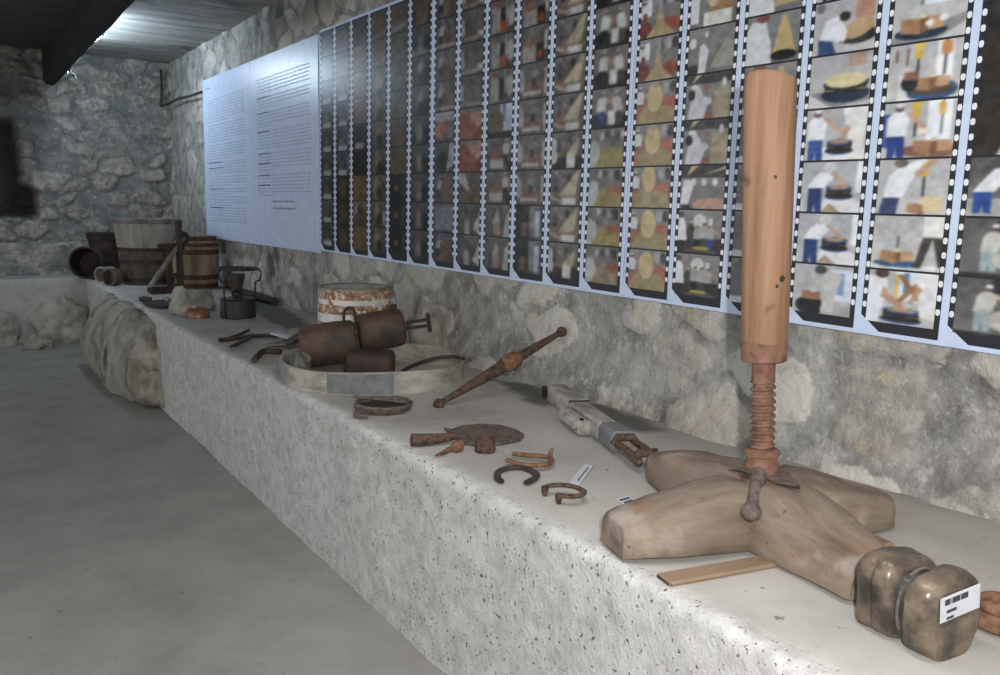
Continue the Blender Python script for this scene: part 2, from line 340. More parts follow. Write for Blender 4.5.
# back wall with a dark recess at the left
xs = np.arange(-2.6, 2.9, .024); X, Z = np.meshgrid(xs, zs, indexing='ij'); P3 = np.stack([X, Z, X * 0 + 4], -1)
mk, ti = stones(X, Z, .33, .19, 11, .74); mk = mk * (.35 + .65 * sstep(.40, .56, fbm(P3, 2.1, 47)))
disp = 0.05 * mk + 0.05 * (fbm(P3, 5, 13, 5) - .5)
edge = 1.02 + .16 * (fbm(P3, 3, 21) - .5) + .16 * (1 - sstep(1.70, 1.80, Z))
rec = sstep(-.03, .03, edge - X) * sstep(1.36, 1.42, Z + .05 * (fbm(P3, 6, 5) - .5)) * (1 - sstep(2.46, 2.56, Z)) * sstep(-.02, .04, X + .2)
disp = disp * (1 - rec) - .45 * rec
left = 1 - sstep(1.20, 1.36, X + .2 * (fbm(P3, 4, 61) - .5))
darken = np.maximum(rec * .92, left * .45 * sstep(1.5, 2.4, Z))  # shade in the recess and left of the beam, painted into the colour
wb = grid_obj('wall_back', np.stack([X, 11.6 - disp, Z], -1), wall_back_mat, {'stone': mk, 'tint': ti, 'darken': darken}); struct(wb)
# floor and ceiling
fx = np.arange(-3.2, 1.75, .12); fy = np.arange(-1.6, 11.9, .12); X, Y = np.meshgrid(fx, fy, indexing='ij'); P3 = np.stack([X, Y, X * 0], -1)
struct(grid_obj('floor', np.stack([X, Y, .012 * (fbm(P3, 1.1, 5) - 1)], -1), floor_mat, {}))
cx_ = np.arange(-3.2, 2.95, .08); cy_ = np.arange(-1.6, 11.9, .08); X, Y = np.meshgrid(cx_, cy_, indexing='ij'); P3 = np.stack([X, Y, X * 0], -1)
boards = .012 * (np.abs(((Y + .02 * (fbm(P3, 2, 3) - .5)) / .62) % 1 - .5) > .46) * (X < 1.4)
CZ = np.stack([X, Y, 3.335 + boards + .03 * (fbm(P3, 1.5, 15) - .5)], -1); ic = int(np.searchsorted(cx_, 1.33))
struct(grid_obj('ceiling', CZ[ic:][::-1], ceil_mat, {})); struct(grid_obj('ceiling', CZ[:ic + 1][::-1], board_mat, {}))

# the long rendered bench
def front_x(y): return np.interp(y, [-2, .94, 2.2, 3.6, 6.5, 10.8, 12], [1.375, 1.387, 1.414, 1.43, 1.48, 1.555, 1.56])
by = np.concatenate([np.arange(-1.2, 5.0, .02), np.arange(5.0, 11.7, .05)])
prof = [(.025, z) for z in np.arange(-.03, .67, .024)] + [(.0 + .035 * (1 - math.cos(t)), .685 + .035 * math.sin(t)) for t in np.linspace(0, math.pi / 2, 7)] + [(q, .72) for q in np.arange(.05, 1.32, .024)]
nf = len([1 for z in np.arange(-.03, .67, .024)])
S = np.array(prof); k = np.arange(len(S))
Yb = np.repeat(by[:, None], len(S), 1); Xo = np.repeat(S[None, :, 0], len(by), 0); Zb = np.repeat(S[None, :, 1], len(by), 0)
Xo = np.where(k[None] < nf, .0, Xo)
Pb = np.stack([Xo, Yb, Zb], -1)
isf = 1 - sstep(.03, .09, Xo)
Xb = front_x(Yb) + Xo + isf * (.030 * (fbm(Pb, 2.6, 5) - .5) + .004 * (fbm(Pb, 30, 9, 2) - .5))
Zb2 = Zb + sstep(.5, .72, Zb) * (.016 * (fbm(np.stack([Xb, Yb, Yb * 0], -1), 1.4, 6) - .62) * sstep(.0, .1, Xo) + isf * .018 * (fbm(Pb, 6, 71) - .6))
def inpoly(x, y, poly):
    r = np.zeros(x.shape, bool); n = len(poly)
    for i in range(n):
        (x1, y1), (x2, y2) = poly[i], poly[(i + 1) % n]
        if y1 == y2: continue
        r ^= ((y1 > y) != (y2 > y)) & (x < (x2 - x1) * (y - y1) / (y2 - y1) + x1)
    return r
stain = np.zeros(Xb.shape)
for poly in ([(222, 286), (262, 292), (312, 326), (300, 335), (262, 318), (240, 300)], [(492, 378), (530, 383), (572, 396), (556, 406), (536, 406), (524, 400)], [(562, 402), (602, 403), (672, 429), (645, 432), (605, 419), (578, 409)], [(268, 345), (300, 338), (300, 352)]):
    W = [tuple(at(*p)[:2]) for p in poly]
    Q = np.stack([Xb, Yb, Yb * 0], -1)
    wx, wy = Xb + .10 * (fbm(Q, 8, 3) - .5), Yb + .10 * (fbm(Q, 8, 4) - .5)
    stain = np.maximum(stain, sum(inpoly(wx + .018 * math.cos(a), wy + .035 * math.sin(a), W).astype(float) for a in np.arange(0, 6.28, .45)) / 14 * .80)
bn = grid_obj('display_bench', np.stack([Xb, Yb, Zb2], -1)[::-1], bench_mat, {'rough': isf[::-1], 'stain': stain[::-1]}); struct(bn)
# bench returning along the back wall, with a rough ledge above it
def ribbon(name, x0, x1, yf, z0, z1, yb, mt, seed, amp=.02):
    xs = np.arange(x0, x1, .04); pr = np.array([(0, z) for z in np.arange(z0, z1 - .03, .04)] + [(.004, z1 - .015), (.02, z1)] + [(q, z1) for q in np.arange(.06, yb - yf, .05)])
    Xr = np.repeat(xs[:, None], len(pr), 1); Yr = yf + np.repeat(pr[None, :, 0], len(xs), 0); Zr = np.repeat(pr[None, :, 1], len(xs), 0)
    Q = np.stack([Xr, Yr, Zr], -1); Yr = Yr - amp * (fbm(Q, 4, seed) - .5); Zr = Zr + amp * .5 * (fbm(Q, 4, seed + 3) - .5) * (Zr > z1 - .05)
    o = grid_obj(name, np.stack([Xr, Yr, Zr], -1), mt, {'rough': np.full(Xr.shape, .35), 'stain': np.zeros(Xr.shape), 'stone': .7 * sstep(.45, .6, fbm(Q, 7, seed + 9)), 'tint': fbm(Q, 6, seed + 2), 'darken': np.zeros(Xr.shape)}); return struct(o)
ribbon('back_bench', -2.6, 1.58, 10.82, -.03, .72, 11.62, bench_mat, 3)
ribbon('back_ledge', -2.6, 1.74, 11.28, .70, 1.105, 11.7, wall_back_mat, 8, .10)

# ------------------------------------------------------------------ ceiling beam, lamp, hook, cable
mb = MB(); rings = []
for i, y in enumerate(np.linspace(-1.4, 11.63, 40)):
    t = np.interp(y, [6.4, 11.5], [0, 1]); xr = 1.33 + .12 * t; xl = 1.19 + .12 * t; zb = 2.95
    w = lambda s: .014 * (random.random() - .5)
    rings.append([(1.31 + w(0), y, 3.36), (xl - .005 + w(0), y, 3.15 + w(0)), (xl + w(0), y, zb + .03), (xl + .03, y, zb + w(0)), (xr - .03, y, zb + w(0)), (xr + w(0), y, zb + .03), (xr + .02 + w(0), y, 3.15), (xr + .03, y, 3.36)])
o = mb.loft(rings).build('ceiling_beam', beam_mat, None, (1.31, 5, 2.95)); tag(o, 'dark sooty wooden beam running along under the ceiling', 'beam')
L0 = thing('tube_lamp', (1.48, 9.6, 3.10), 'tube lamp fixed to the far side of the dark ceiling beam', 'lamp')
MB().box((1.478, 9.6, 3.16), (.06, 1.7, .12), bev=.01).build('lamp_housing', enamel, L0)
em = bpy.data.materials.new('glowing_tube'); em.use_nodes = True; em.node_tree.nodes['Principled BSDF'].inputs['Emission Color'].default_value = (.75, .9, 1, 1); em.node_tree.nodes['Principled BSDF'].inputs['Emission Strength'].default_value = 6
MB().tube([(1.522, 8.86, 3.19), (1.522, 10.34, 3.19)], .013, 12).build('glass_tube', em, L0)
L1 = thing('tube_lamp', (1.22, 1.3, 2.95), 'added fill lamp, an unseen tube under the dark ceiling beam above the press', 'lamp')  # added body for the fill light, not a known fitting
MB().box((1.25, 1.3, 3.135), (.09, 2.7, .05), bev=.01).build('lamp_housing', enamel, L1)
MB().tube([(1.22, 0.02, 3.108), (1.22, 2.58, 3.108)], .006, 12).build('glass_tube', em, L1)
hk = MB(); hk.tube([(1.452, 10.45, 3.06), (1.456, 10.45, 3.0), (1.44, 10.45, 2.955), (1.43, 10.45, 2.945)], .014, 8)
hk.tube([(1.42, 10.42, 2.955), (1.455, 10.42, 2.955), (1.485, 10.42, 2.94), (1.50, 10.42, 2.905), (1.49, 10.42, 2.88)], .013, 8); hk.lathe([(.0, -.02), (.018, -.012), (.018, .012), (.0, .02)], (1.415, 10.42, 2.955), n=10)
tag(hk.build('pipe_hook', chrome, None, (1.45, 10.45, 2.95)), 'small shiny metal pipe hook under the end of the ceiling beam', 'hook')
cb = MB(); pts = [(2.62, 11.5, 3.25), (2.62, 11.5, 3.0), (2.60, 11.48, 2.80), (2.62, 11.2, 2.80), (2.615, 10.7, 2.815), (2.62, 10.2, 2.80), (2.61, 9.62, 2.79)]
tag(cb.tube(pts, .016, 8).build('cable', cable_mat, None, (2.62, 11.5, 2.8)), 'dark cable running down the wall corner and along to the text panels', 'cable')

# ------------------------------------------------------------------ boulders
def rock(name, c, rad, seed, mt, label, cat='stone', rough=.35, zmin=None, group=None, cut=None):
    n1, n2 = 40, 64; c = np.array(c, float); th = np.linspace(0.02, math.pi - .02, n1); ph = np.linspace(0, 2 * math.pi, n2, endpoint=False)
    T, Ph = np.meshgrid(th, ph, indexing='ij'); D = np.stack([np.sin(T) * np.cos(Ph), np.sin(T) * np.sin(Ph), np.cos(T)], -1)
    rn = np.random.RandomState(seed); r = np.full(T.shape, 1.25)
    for _ in range(16):
        q = rn.normal(size=3); q /= np.linalg.norm(q); dd = D @ q; r = np.minimum(r, np.where(dd > .15, rn.uniform(.78, 1.05) / np.maximum(dd, .15), 9))
    r = r * (1 + rough * (fbm(D * np.array(rad) / (np.prod(rad) ** (1 / 3)) + seed, 2.6, seed, 5) - .5))
    V = c + D * r[..., None] * np.array(rad)
    if zmin is not None: V[..., 2] = np.maximum(V[..., 2], zmin)
    b = MB(); b.loft([list(map(tuple, V[i][::-1])) for i in range(n1)])
    o = b.build(name, mt, None, (c[0], c[1], zmin if zmin is not None else c[2])); tag(o, label, cat, group); return o
rock('boulder', (1.63, 8.22, .24), (.33, 1.76, .42), 5, boulder_mat, 'large rough boulder built into the front of the long bench', 'boulder', .4, -.01)
rock('boulder', (1.27, 10.74, .20), (.28, .22, .30), 12, pale_rock, 'large pale boulder at the foot of the back bench', 'boulder', .4, -.01)
rock('stone', (.70, 10.76, .10), (.15, .15, .22), 23, pale_rock, 'smaller grey stone left of the pale boulder by the back bench', 'stone', .4, -.01)
rock('stone', (.98, 10.36, .03), (.16, .12, .09), 33, boulder_mat, 'low flat stone on the floor before the pale boulder', 'stone', .4, -.01)

# ------------------------------------------------------------------ text panels and film strip panels
def quad(b, y0, y1, z0, z1, x, mi=0):        # flat mark on the panel face; seen from -x, y0 > y1 runs left to right
    b.add([(x, y0, z0), (x, y1, z0), (x, y1, z1), (x, y0, z1)], [(0, 1, 2, 3)], mi, False)
PX = 2.600
def panel_body(root, ya, yb, name='panel'):
    MB().box((PX + .009, (ya + yb) / 2, 2.065), (.018, ya - yb - .006, 1.665), bev=.002).build(name, panel_white, root)
def words(b, y0, y1, z, h, rn, bold=False):
    y = y0
    while y > y1 + .02:
        w = rn.uniform(.02, .075); e = max(y - w, y1); hh = h * rn.uniform(.85, 1.0)
        quad(b, y, e, z, z + hh, PX - .0006, 1 if bold else 0); y = e - .010
rn = random.Random(3)
T1 = thing('text_panel', (PX, 8.77, 1.235), 'pale blue-white text panel at the far left end, beside the corner', 'panel', 'text panels')
panel_body(T1, 9.57, 7.985); b = MB()
words(b, 9.44, 9.28, 2.79, .012, rn, True)
z = 2.66
for ln in range(44):
    if ln in (9, 16, 22, 27, 31): z -= .012
    short = ln in (8, 15, 21, 30, 33, 37) ; bold = ln in (22, 24, 31, 38)
    words(b, 9.40, 8.62 if short else 8.15, z, .011, rn)
    if bold: words(b, 9.40, 8.9, z + .001, .011, rn, True)
    z -= .0275
b.build('printed_text', [ink_pale, ink_bold], T1)
T2 = thing('text_panel', (PX, 7.17, 1.235), 'pale blue-white text panel with two centred lines, next to the film strips', 'panel', 'text panels')
panel_body(T2, 7.985, 6.36); b = MB(); z = 2.70
for ln in range(33):
    if ln in (5, 9, 14, 20, 26): z -= .018
    short = ln in (8, 13, 25, 32); bold = ln in (5, 9, 14, 20, 23, 26, 29)
    words(b, 7.80, 7.35 if short else 6.52, z, .011, rn)
    if bold: words(b, 7.80, 7.48, z + .001, .012, rn, True)
    z -= .029
for zz in (1.625, 1.565): words(b, 7.42, 6.88, zz, .016, rn, True)
b.build('printed_text', [ink_pale, ink_bold], T2)

class Pic:
    def __init__(s, n, c, c2=None, seed=0):
        s.tone = None; s.n = n; k = n * 2; g = (np.arange(k) + .5) / k; s.u, s.v = np.meshgrid(g, g, indexing='ij')
        c = np.array(c, float); c2 = np.array(c2 if c2 is not None else c, float); s.rn = random.Random(seed)
        s.a = c2 + (c - c2) * s.v[..., None]; s.seed = seed
    def e(s, x, y, rx, ry, c, rot=0):
        du, dv = s.u - x, s.v - y; cs, sn = math.cos(rot), math.sin(rot)
        s.a[((du * cs + dv * sn) / rx) ** 2 + ((dv * cs - du * sn) / ry) ** 2 < 1] = c; return s
    def p(s, pts, c):
        s.a[inpoly(s.u, s.v, pts)] = c; return s
    def r(s, x0, y0, x1, y1, c): return s.p([(x0, y0), (x1, y0), (x1, y1), (x0, y1)], c)
    def person(s, x, y, h, top=(226, 228, 234), legs=(60, 64, 74), lean=0.0, apron=0.45):
        w = h * .15; hx = x + lean * h * .55
        s.p([(x - w * .8, y), (x - w * .1, y), (x, y + h * .2), (x + w * .2, y), (x + w * .9, y), (x + w * .8, y + h * apron), (x - w * .8, y + h * apron)], legs)
        s.p([(x - w, y + h * (apron - .05)), (x + w, y + h * (apron - .05)), (hx + w * 1.1, y + h * .72), (hx + w * .5, y + h * .84), (hx - w * .5, y + h * .84), (hx - w * 1.1, y + h * .74)], top)
        sg = 1 if lean >= 0 else -1
        s.p([(hx + sg * w * .6, y + h * .80), (hx + sg * w * 2.4, y + h * .52), (hx + sg * w * 2.8, y + h * .56), (hx + sg * w * 1.1, y + h * .82)], (204, 160, 130))
        s.e(hx + lean * h * .18, y + h * .92, h * .062, h * .08, (110, 84, 70)); s.e(hx + lean * h * .18, y + h * .96, h * .06, h * .045, (214, 214, 218)); return s
    def out(s):
        n = s.n; a = s.a.reshape(n, 2, n, 2, 3).mean((1, 3)); q = np.pad(a, ((1, 1), (1, 1), (0, 0)), mode='edge')
        a = sum(q[i:i + n, j:j + n] * w for i, w1 in enumerate((.2, .6, .2)) for j, w in enumerate(np.array((.2, .6, .2)) * w1))
        P = np.stack([s.u[::2, ::2], s.v[::2, ::2], s.u[::2, ::2] * 0 + s.seed * .37], -1)
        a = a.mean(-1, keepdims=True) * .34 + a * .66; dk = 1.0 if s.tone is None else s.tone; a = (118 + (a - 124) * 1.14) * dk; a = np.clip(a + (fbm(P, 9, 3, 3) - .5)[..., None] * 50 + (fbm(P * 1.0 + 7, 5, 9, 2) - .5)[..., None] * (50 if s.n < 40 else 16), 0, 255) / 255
        return np.where(a <= .04045, a / 12.92, ((a + .055) / 1.055) ** 2.4)
WH = (226, 230, 238); GR = (158, 158, 158); DG = (84, 82, 80); BLU = (44, 82, 176); CRM = (214, 192, 144); BRN = (176, 128, 86); NV = (36, 44, 66)
def stack(P, x, y, w, top=(190, 150, 112)):
    P.e(x, y - .02, w * 1.15, .07, (40, 74, 128)); P.r(x - w, y, x + w, y + .13, (52, 46, 44)); P.r(x - w, y + .04, x + w, y + .055, (188, 160, 110)); P.e(x, y, w, .05, (44, 40, 40)); P.e(x, y + .14, w * 1.05, .06, (46, 84, 140)); P.e(x, y + .155, w * .8, .04, top)
def boards(P, x, y, s):
    P.p([(x - s, y), (x - s * .1, y - .06), (x - s * .1, y + s * .75), (x - s, y + s * .8)], (186, 132, 88)); P.p([(x - s * .1, y - .06), (x + s * .25, y), (x + s * .25, y + s * .8), (x - s * .1, y + s * .75)], (150, 98, 62))
    P.p([(x + s * .25, y), (x + s, y + .02), (x + s, y + s * .75), (x + s * .25, y + s * .8)], (206, 154, 104)); P.r(x - .03, y + s * .7, x + .05, y + s * .95, (222, 204, 158))
def hoist(P, x, y): P.r(x - .015, y - .35, x + .015, y, (60, 62, 66)); P.r(x - .05, y, x + .05, y + .22, (236, 186, 46)); P.e(x, y + .22, .07, .08, (240, 196, 60))
def frame(si, r, n):
    sd = si * 17 + r; rn = random.Random(sd); j = lambda a: rn.uniform(-a, a)
    if si == 17:
        P = Pic(n, (96, 94, 92), (120, 118, 116), sd)
        if r in (0, 1): P.e(.62, .85, .2, .22, (60, 58, 58)); P.person(.36, .1, .8, (190, 188, 184), (150, 176, 182), .1); P.e(.8, .3, .4, .2, (184, 180, 172)); P.e(.75, .6, .14, .22, (110, 106, 100)); P.r(0, 0, 1, .06, (60, 58, 58))
        elif r == 2: P.r(.0, 0, 1, .3, (170, 168, 164)); P.person(.2, .05, .9, (214, 216, 224), (36, 76, 180), .4); P.p([(.2, .55), (.45, .85), (.8, .9), (.7, .62), (.35, .5)], (214, 218, 226)); P.r(.6, .2, 1, .55, (130, 126, 120)); P.e(.9, .85, .08, .1, (60, 50, 46))
        elif r in (3, 4): P.r(0, 0, 1, 1, (70, 66, 62)); P.p([(.1, 0), (1, 0), (1, .9), (.6, 1), (.5, .6)], (186, 182, 174)); P.p([(0, 0), (.3, .0), (.55, .7), (.5, 1), (0, 1)], (58, 50, 44)); P.e(.8, .85, .16, .12, (190, 168, 120)) if r == 4 else None; P.r(.7, .8, 1, 1, (150, 180, 206)) if r == 4 else None
        else: P.r(0, 0, .5, 1, (56, 52, 50)); P.e(.4, .3, .3, .4, (60, 56, 54)); P.r(.6, .3, 1, .8, (140, 138, 134))
    elif si == 16:
        P = Pic(n, (178, 180, 184), (196, 196, 196), sd)
        if r == 0: P.r(.4, .45, .95, 1, (214, 222, 236)); P.r(.52, .6, .6, .98, (90, 130, 190)); P.r(.40, .5, .46, .95, (232, 190, 80)); P.p([(.42, .92), (.5, .95), (.85, .42), (.78, .4)], (168, 112, 66)); P.p([(.8, .95), (.86, .9), (.5, .42), (.44, .46)], (176, 118, 70)); P.r(.2, 0, 1, .18, (186, 186, 186)); stack(P, .52, .12, .26); P.p([(0, 0), (.18, 0), (.3, .7), (.28, .86), (0, .9)], WH); P.p([(.24, .72), (.3, .6), (.62, .3), (.58, .26), (.2, .5)], (200, 150, 120)); P.e(.2, .94, .1, .09, (90, 62, 50)); P.p([(.78, .2), (1, .15), (1, .98), (.72, 1), (.7, .8)], (224, 224, 226)); P.p([(.72, .75), (.6, .42), (.66, .4), (.8, .7)], (200, 150, 120))
        elif r == 1: P.r(0, 0, 1, .12, (206, 206, 204)); P.e(.38, .12, .34, .07, (44, 92, 150)); boards(P, .38, .16, .24); P.r(.37, .4, .39, .62, (70, 70, 70)); P.p([(.62, .05), (.72, .05), (.86, .6), (.96, .1), (1, .1), (1, .8), (.78, .9)], (72, 70, 62)); P.r(.72, .62, 1, 1, (222, 222, 220)); P.e(.85, .06, .1, .05, WH)
        elif r == 2: boards(P, .66, .05, .2); P.r(.66, .05, .92, .34, (226, 200, 140)); hoist(P, .66, .68); P.p([(.05, 0), (.3, 0), (.34, .35), (.1, .35)], (54, 78, 130)); P.p([(.1, .3), (.36, .3), (.62, .9), (.7, .98), (.62, 1), (.3, .85), (.16, .7)], WH); P.p([(.5, .75), (.78, 1), (.84, .96), (.56, .66)], (206, 158, 130)); P.e(.32, .93, .1, .08, (120, 100, 90))
        elif r == 3: P.r(.62, .3, .95, 1, (226, 234, 246)); P.e(.7, .12, .45, .12, (150, 104, 84)); boards(P, .72, .1, .26); hoist(P, .46, .72); P.r(.8, .4, .83, 1, (80, 80, 84)); P.r(.76, .75, .86, .96, (236, 180, 80)); P.r(.5, .42, .66, .52, (240, 226, 190)); P.r(0, .2, .1, .8, (60, 90, 180)); P.person(.2, 0, .98, WH, (36, 70, 170), .03)
        elif r == 4: P.r(.66, .35, .88, 1, (230, 236, 248)); P.e(.62, .16, .36, .18, (58, 96, 146)); P.e(.62, .19, .3, .11, (110, 80, 66)); boards(P, .62, .2, .24); hoist(P, .42, .72); P.r(.76, .4, .79, 1, (70, 72, 76)); P.r(.72, .75, .86, .98, (226, 150, 80)); P.r(.1, .7, .13, .9, (140, 90, 80)); P.r(.25, .62, .28, .92, (140, 90, 80)); P.p([(.16, 0), (.34, 0), (.22, .35), (.18, .5)], (222, 222, 222)); P.e(.32, .3, .12, .14, (40, 50, 60)); P.r(.24, .36, .42, .5, (170, 116, 84))
        elif r == 5: P.r(.42, .62, .92, 1, (226, 236, 250)); P.r(.55, .7, .75, 1, (140, 176, 220)); P.p([(0, .0), (.6, .0), (1, .25), (1, .4), (0, .1)], (150, 150, 152)); P.e(.4, .16, .36, .12, (44, 62, 90)); boards(P, .42, .18, .3); P.r(.38, .62, .40, 1, (60, 64, 60)); P.e(.52, .3, .06, .06, WH); P.e(.7, .36, .06, .06, WH)
        else: P.r(.4, .5, .9, 1, WH); boards(P, .45, .15, .28)
    elif si == 15:
        P = Pic(n, (174, 176, 182), (190, 190, 192), sd)
        if r == 0: P.r(.62, .3, 1, .92, (206, 220, 240)); P.r(.75, .42, .86, .85, (120, 156, 206)); P.p([(0, .0), (1, 0), (1, .25), (.5, .1)], (170, 170, 172)); P.e(.32, .16, .26, .18, (40, 40, 44)); P.r(.16, .28, .48, .46, (172, 118, 82)); P.p([(.5, .02), (.7, .02), (.74, .5), (.84, .8), (.6, .9), (.42, .72), (.3, .45), (.38, .42), (.52, .6)], (196, 194, 190)); P.e(.46, .9, .1, .09, (84, 80, 78))
        elif r in (1, 2): P.p([(.3, 0), (1, 0), (1, .22), (.5, .45)], (216, 218, 222)); P.p([(.35, 0), (.7, 0), (.5, .18)], (176, 150, 124)); stack(P, .64, .34, .2); P.r(.9, .4, 1, 1, (226, 232, 240)); P.person(.24, 0, .95, WH, (36, 62, 140), .28, .55); P.e(.46, .88, .1, .1, (206, 206, 206))
        elif r == 3: P.p([(.2, 0), (1, 0), (1, .2), (.3, .25)], (222, 226, 232)); P.p([(.75, 0), (.95, 0), (1, 1), (.6, 1), (.68, .6)], (226, 226, 226)); P.e(.86, .08, .12, .06, (236, 232, 220)); stack(P, .58, .2, .2); P.p([(.68, .7), (.56, .42), (.62, .4), (.76, .6)], (206, 160, 134)); P.person(.18, 0, 1.0, WH, (44, 86, 180), .02)
        elif r == 4: P.p([(0, 0), (.5, 0), (0, .28)], (206, 206, 208)); P.p([(.4, 0), (1, .1), (1, .3), (0, .3)], (140, 140, 146)); P.r(.62, .75, .9, 1, (180, 150, 130)); P.e(.6, .24, .38, .16, (38, 58, 92)); P.r(.26, .26, .94, .4, (50, 44, 40)); P.r(.26, .3, .94, .34, (170, 150, 120)); P.e(.6, .44, .36, .15, (56, 60, 50)); P.e(.6, .50, .34, .14, (222, 204, 150))
        elif r == 5: P.r(.66, .6, .96, 1, (196, 140, 116)); P.e(.7, .3, .32, .16, (66, 62, 60)); P.e(.72, .42, .26, .16, (196, 160, 110), .4); P.p([(.1, 0), (.4, .0), (.3, .3), (.1, .35)], (44, 78, 140)); P.p([(.1, .3), (.3, .25), (.52, .2), (.56, .4), (.4, .7), (.2, .65)], (216, 220, 228)); P.e(.5, .68, .09, .09, (70, 58, 54)); P.e(.1, .9, .07, .1, (120, 120, 122))
        else: P.e(.55, .3, .35, .2, (60, 56, 52)); P.e(.55, .38, .3, .14, CRM); P.person(.2, 0, .8)
    elif si == 14:
        P = Pic(n, (150, 150, 154), (130, 130, 132), sd)
        P.r(0, 0, .3, .1, (230, 230, 232)) if r < 5 else None
        P.p([(.5, .12), (.96, .15), (.9, .35), (.74, .95), (.66, .95)], (216, 186, 120)); P.e(.72, .14, .24, .1, (34, 34, 36)) if r < 6 else None; P.p([(0, 0), (.5, 0), (.48, .4), (.36, .85), (.1, .9), (0, .7)], WH); P.e(.3, .93, .12, .08, (150, 90, 80))
        if r < 5: P.r(.0, .15, .4, .9, (128, 130, 138))
        if r >= 6: P.e(.8, .7, .24, .24, (200, 110, 80))
    elif si == 13:
        P = Pic(n, (150, 150, 150), (132, 130, 128), sd)
        if r < 2: P.r(0, 0, 1, .35, (74, 70, 68)); P.e(.5, .75, .15, .16, (226, 224, 220)); P.r(.68, .58, .78, .82, (226, 226, 230)); [P.person(x, .12 + j(.05), .62 + j(.06), c, l) for x, c, l in ((.3, (90, 86, 84), (70, 68, 66)), (.46, (180, 178, 176), (54, 52, 52)), (.6, (196, 190, 186), (90, 84, 76)), (.74, (186, 184, 186), BLU if r == 1 else (70, 60, 54)))]; P.p([(0, .28), (.22, .28), (.17, .72), (.1, .82), (0, .8)], (236, 238, 246)); P.r(0, 0, .16, .28, (60, 58, 60)); P.e(.06, .88, .07, .07, (110, 90, 80)); P.e(.55, .12, .2, .04, (196, 176, 60)); P.r(.2, .02, .9, .08, (110, 104, 100))
        elif r == 2: P.r(0, .72, 1, 1, (84, 82, 80)); P.p([(.14, .76), (.42, 1), (.24, 1)], CRM); P.p([(.5, .78), (1, .9), (1, .98)], (190, 176, 150)); P.e(.75, .1, .45, .16, (216, 160, 138)); P.p([(.02, .1), (.2, .1), (.3, .5), (.22, .68), (.06, .66)], (236, 236, 246)); [P.e(.3 + .24 * i, .62, .06, .09, WH) for i in range(3)]; P.r(.05, 0, .25, .1, (60, 60, 64))
        elif r in (3, 4): P.r(0, .78, 1, 1, (90, 88, 86)); P.p([(.14, .8), (.36, 1), (.22, 1)], CRM); P.p([(.6, .0), (1, 0), (1, .6), (.84, .8), (.66, .6)], (178, 166, 136)); P.e(.5, .06, .14, .1, (170, 110, 90)); P.p([(.06, 0), (.42, 0), (.5, .3), (.6, .36), (.56, .46), (.42, .5), (.28, .76), (.16, .6)], (208, 210, 220)); P.e(.14, .55, .08, .12, (70, 66, 66)); P.e(.2, .72, .09, .06, (220, 226, 232)); P.e(.5, .7, .1, .05, (176, 120, 100)); P.e(.84, .78, .05, .1, (214, 214, 220))
        elif r == 5: P.p([(.5, .1), (1, .1), (1, .6), (.8, .7)], (172, 168, 154)); P.p([(.24, 0), (.4, 0), (.46, .5), (.34, .66), (.26, .6)], (226, 226, 236)); P.e(.1, .68, .08, .12, WH); P.r(.36, .78, .44, .9, WH); P.r(0, 0, .24, .2, (80, 78, 76))
        else: P.r(.3, 0, .9, .3, (230, 228, 220)); P.r(.4, .3, .9, .9, (190, 140, 90)); P.e(.5, .7, .14, .3, CRM); P.r(0, .1, .2, 1, WH)
    elif si == 12:
        P = Pic(n, (156, 154, 154), (130, 128, 126), sd); P.person(.08, .2, .7, (218, 218, 222), (120, 116, 116)); [P.e(x, .82, .08, .14, c) for x, c in ((.55, (110, 110, 118)), (.75, (180, 180, 184)), (.92, (90, 92, 100)))]
        if r < 5: P.e(.52, .16, .6, .38, (196, 118, 100)); P.e(.80, .44, .28, .18, (206, 116, 100)); P.p([(.05, 0), (1, 0), (1, .28), (.8, .4), (.3, .45), (.12, .3)], (182, 162, 112)); P.e(.48 - (.05 if r == 2 else 0), .62 if r != 2 else .72, .2 if r != 2 else .18, .34, (222, 196, 136)); P.e(.48, .95, .1, .1, (190, 176, 140)) if r in (3, 4) else None
        else: P.e(.14, .2, .16, .2, (150, 76, 66)); P.e(.8, .25, .24, .16, (186, 96, 78)); P.p([(.15, 0), (.9, 0), (.62, .3), (.55, .62), (.46, .62), (.4, .3)], (200, 172, 126)); P.r(.46, .6, .56, 1, (170, 166, 160)); P.r(.14, .5, .28, .9, (220, 228, 240)); P.e(.12, .5, .06, .1, (150, 80, 76))
    elif si == 11:
        P = Pic(n, (142, 140, 136), (126, 124, 120), sd)
        if r < 4: [P.e(.35 + .15 * i, .84 + j(.05), .05, .10, ((220, 222, 226), (90, 92, 98), (190, 190, 196), (70, 72, 80))[i % 4]) for i in range(5)]; P.e(.68, .12, .5, .42, (176, 158, 96) if r else (178, 154, 112)); P.e(.82, .42, .22, .14, (200, 104, 80)) if r != 3 else None; P.e(.6, .14, .42, .28, (190, 168, 88) if r else (182, 158, 116)); P.p([(0, 0), (.16, 0), (.34, .34), (.26, .64), (.08, .7), (0, .5)], (214, 214, 220)); P.r(.78, .7, .94, .95, (66, 66, 68)) if r < 3 else None
        else: P.r(0, 0, 1, .34, (60, 58, 56)); P.person(.28, .08, .84, (232, 232, 234), (52, 52, 54) if r != 4 else (50, 84, 160), .08); P.person(.78, .08, .82, (232, 232, 234), (100, 96, 88), -.12); P.r(.48, .08, .7, .42, (236, 236, 240)); P.p([(.42, .42), (.56, .44), (.64, .56)], (170, 130, 96))
    elif si == 10:
        P = Pic(n, (134, 132, 130), (118, 114, 108), sd); P.person(.2, .3, .62, (110, 112, 122), (70, 70, 74)); P.e(.6, .78, .06, .1, (70, 68, 68))
        P.e(.5, .26, .45, .2, (150, 124, 100))
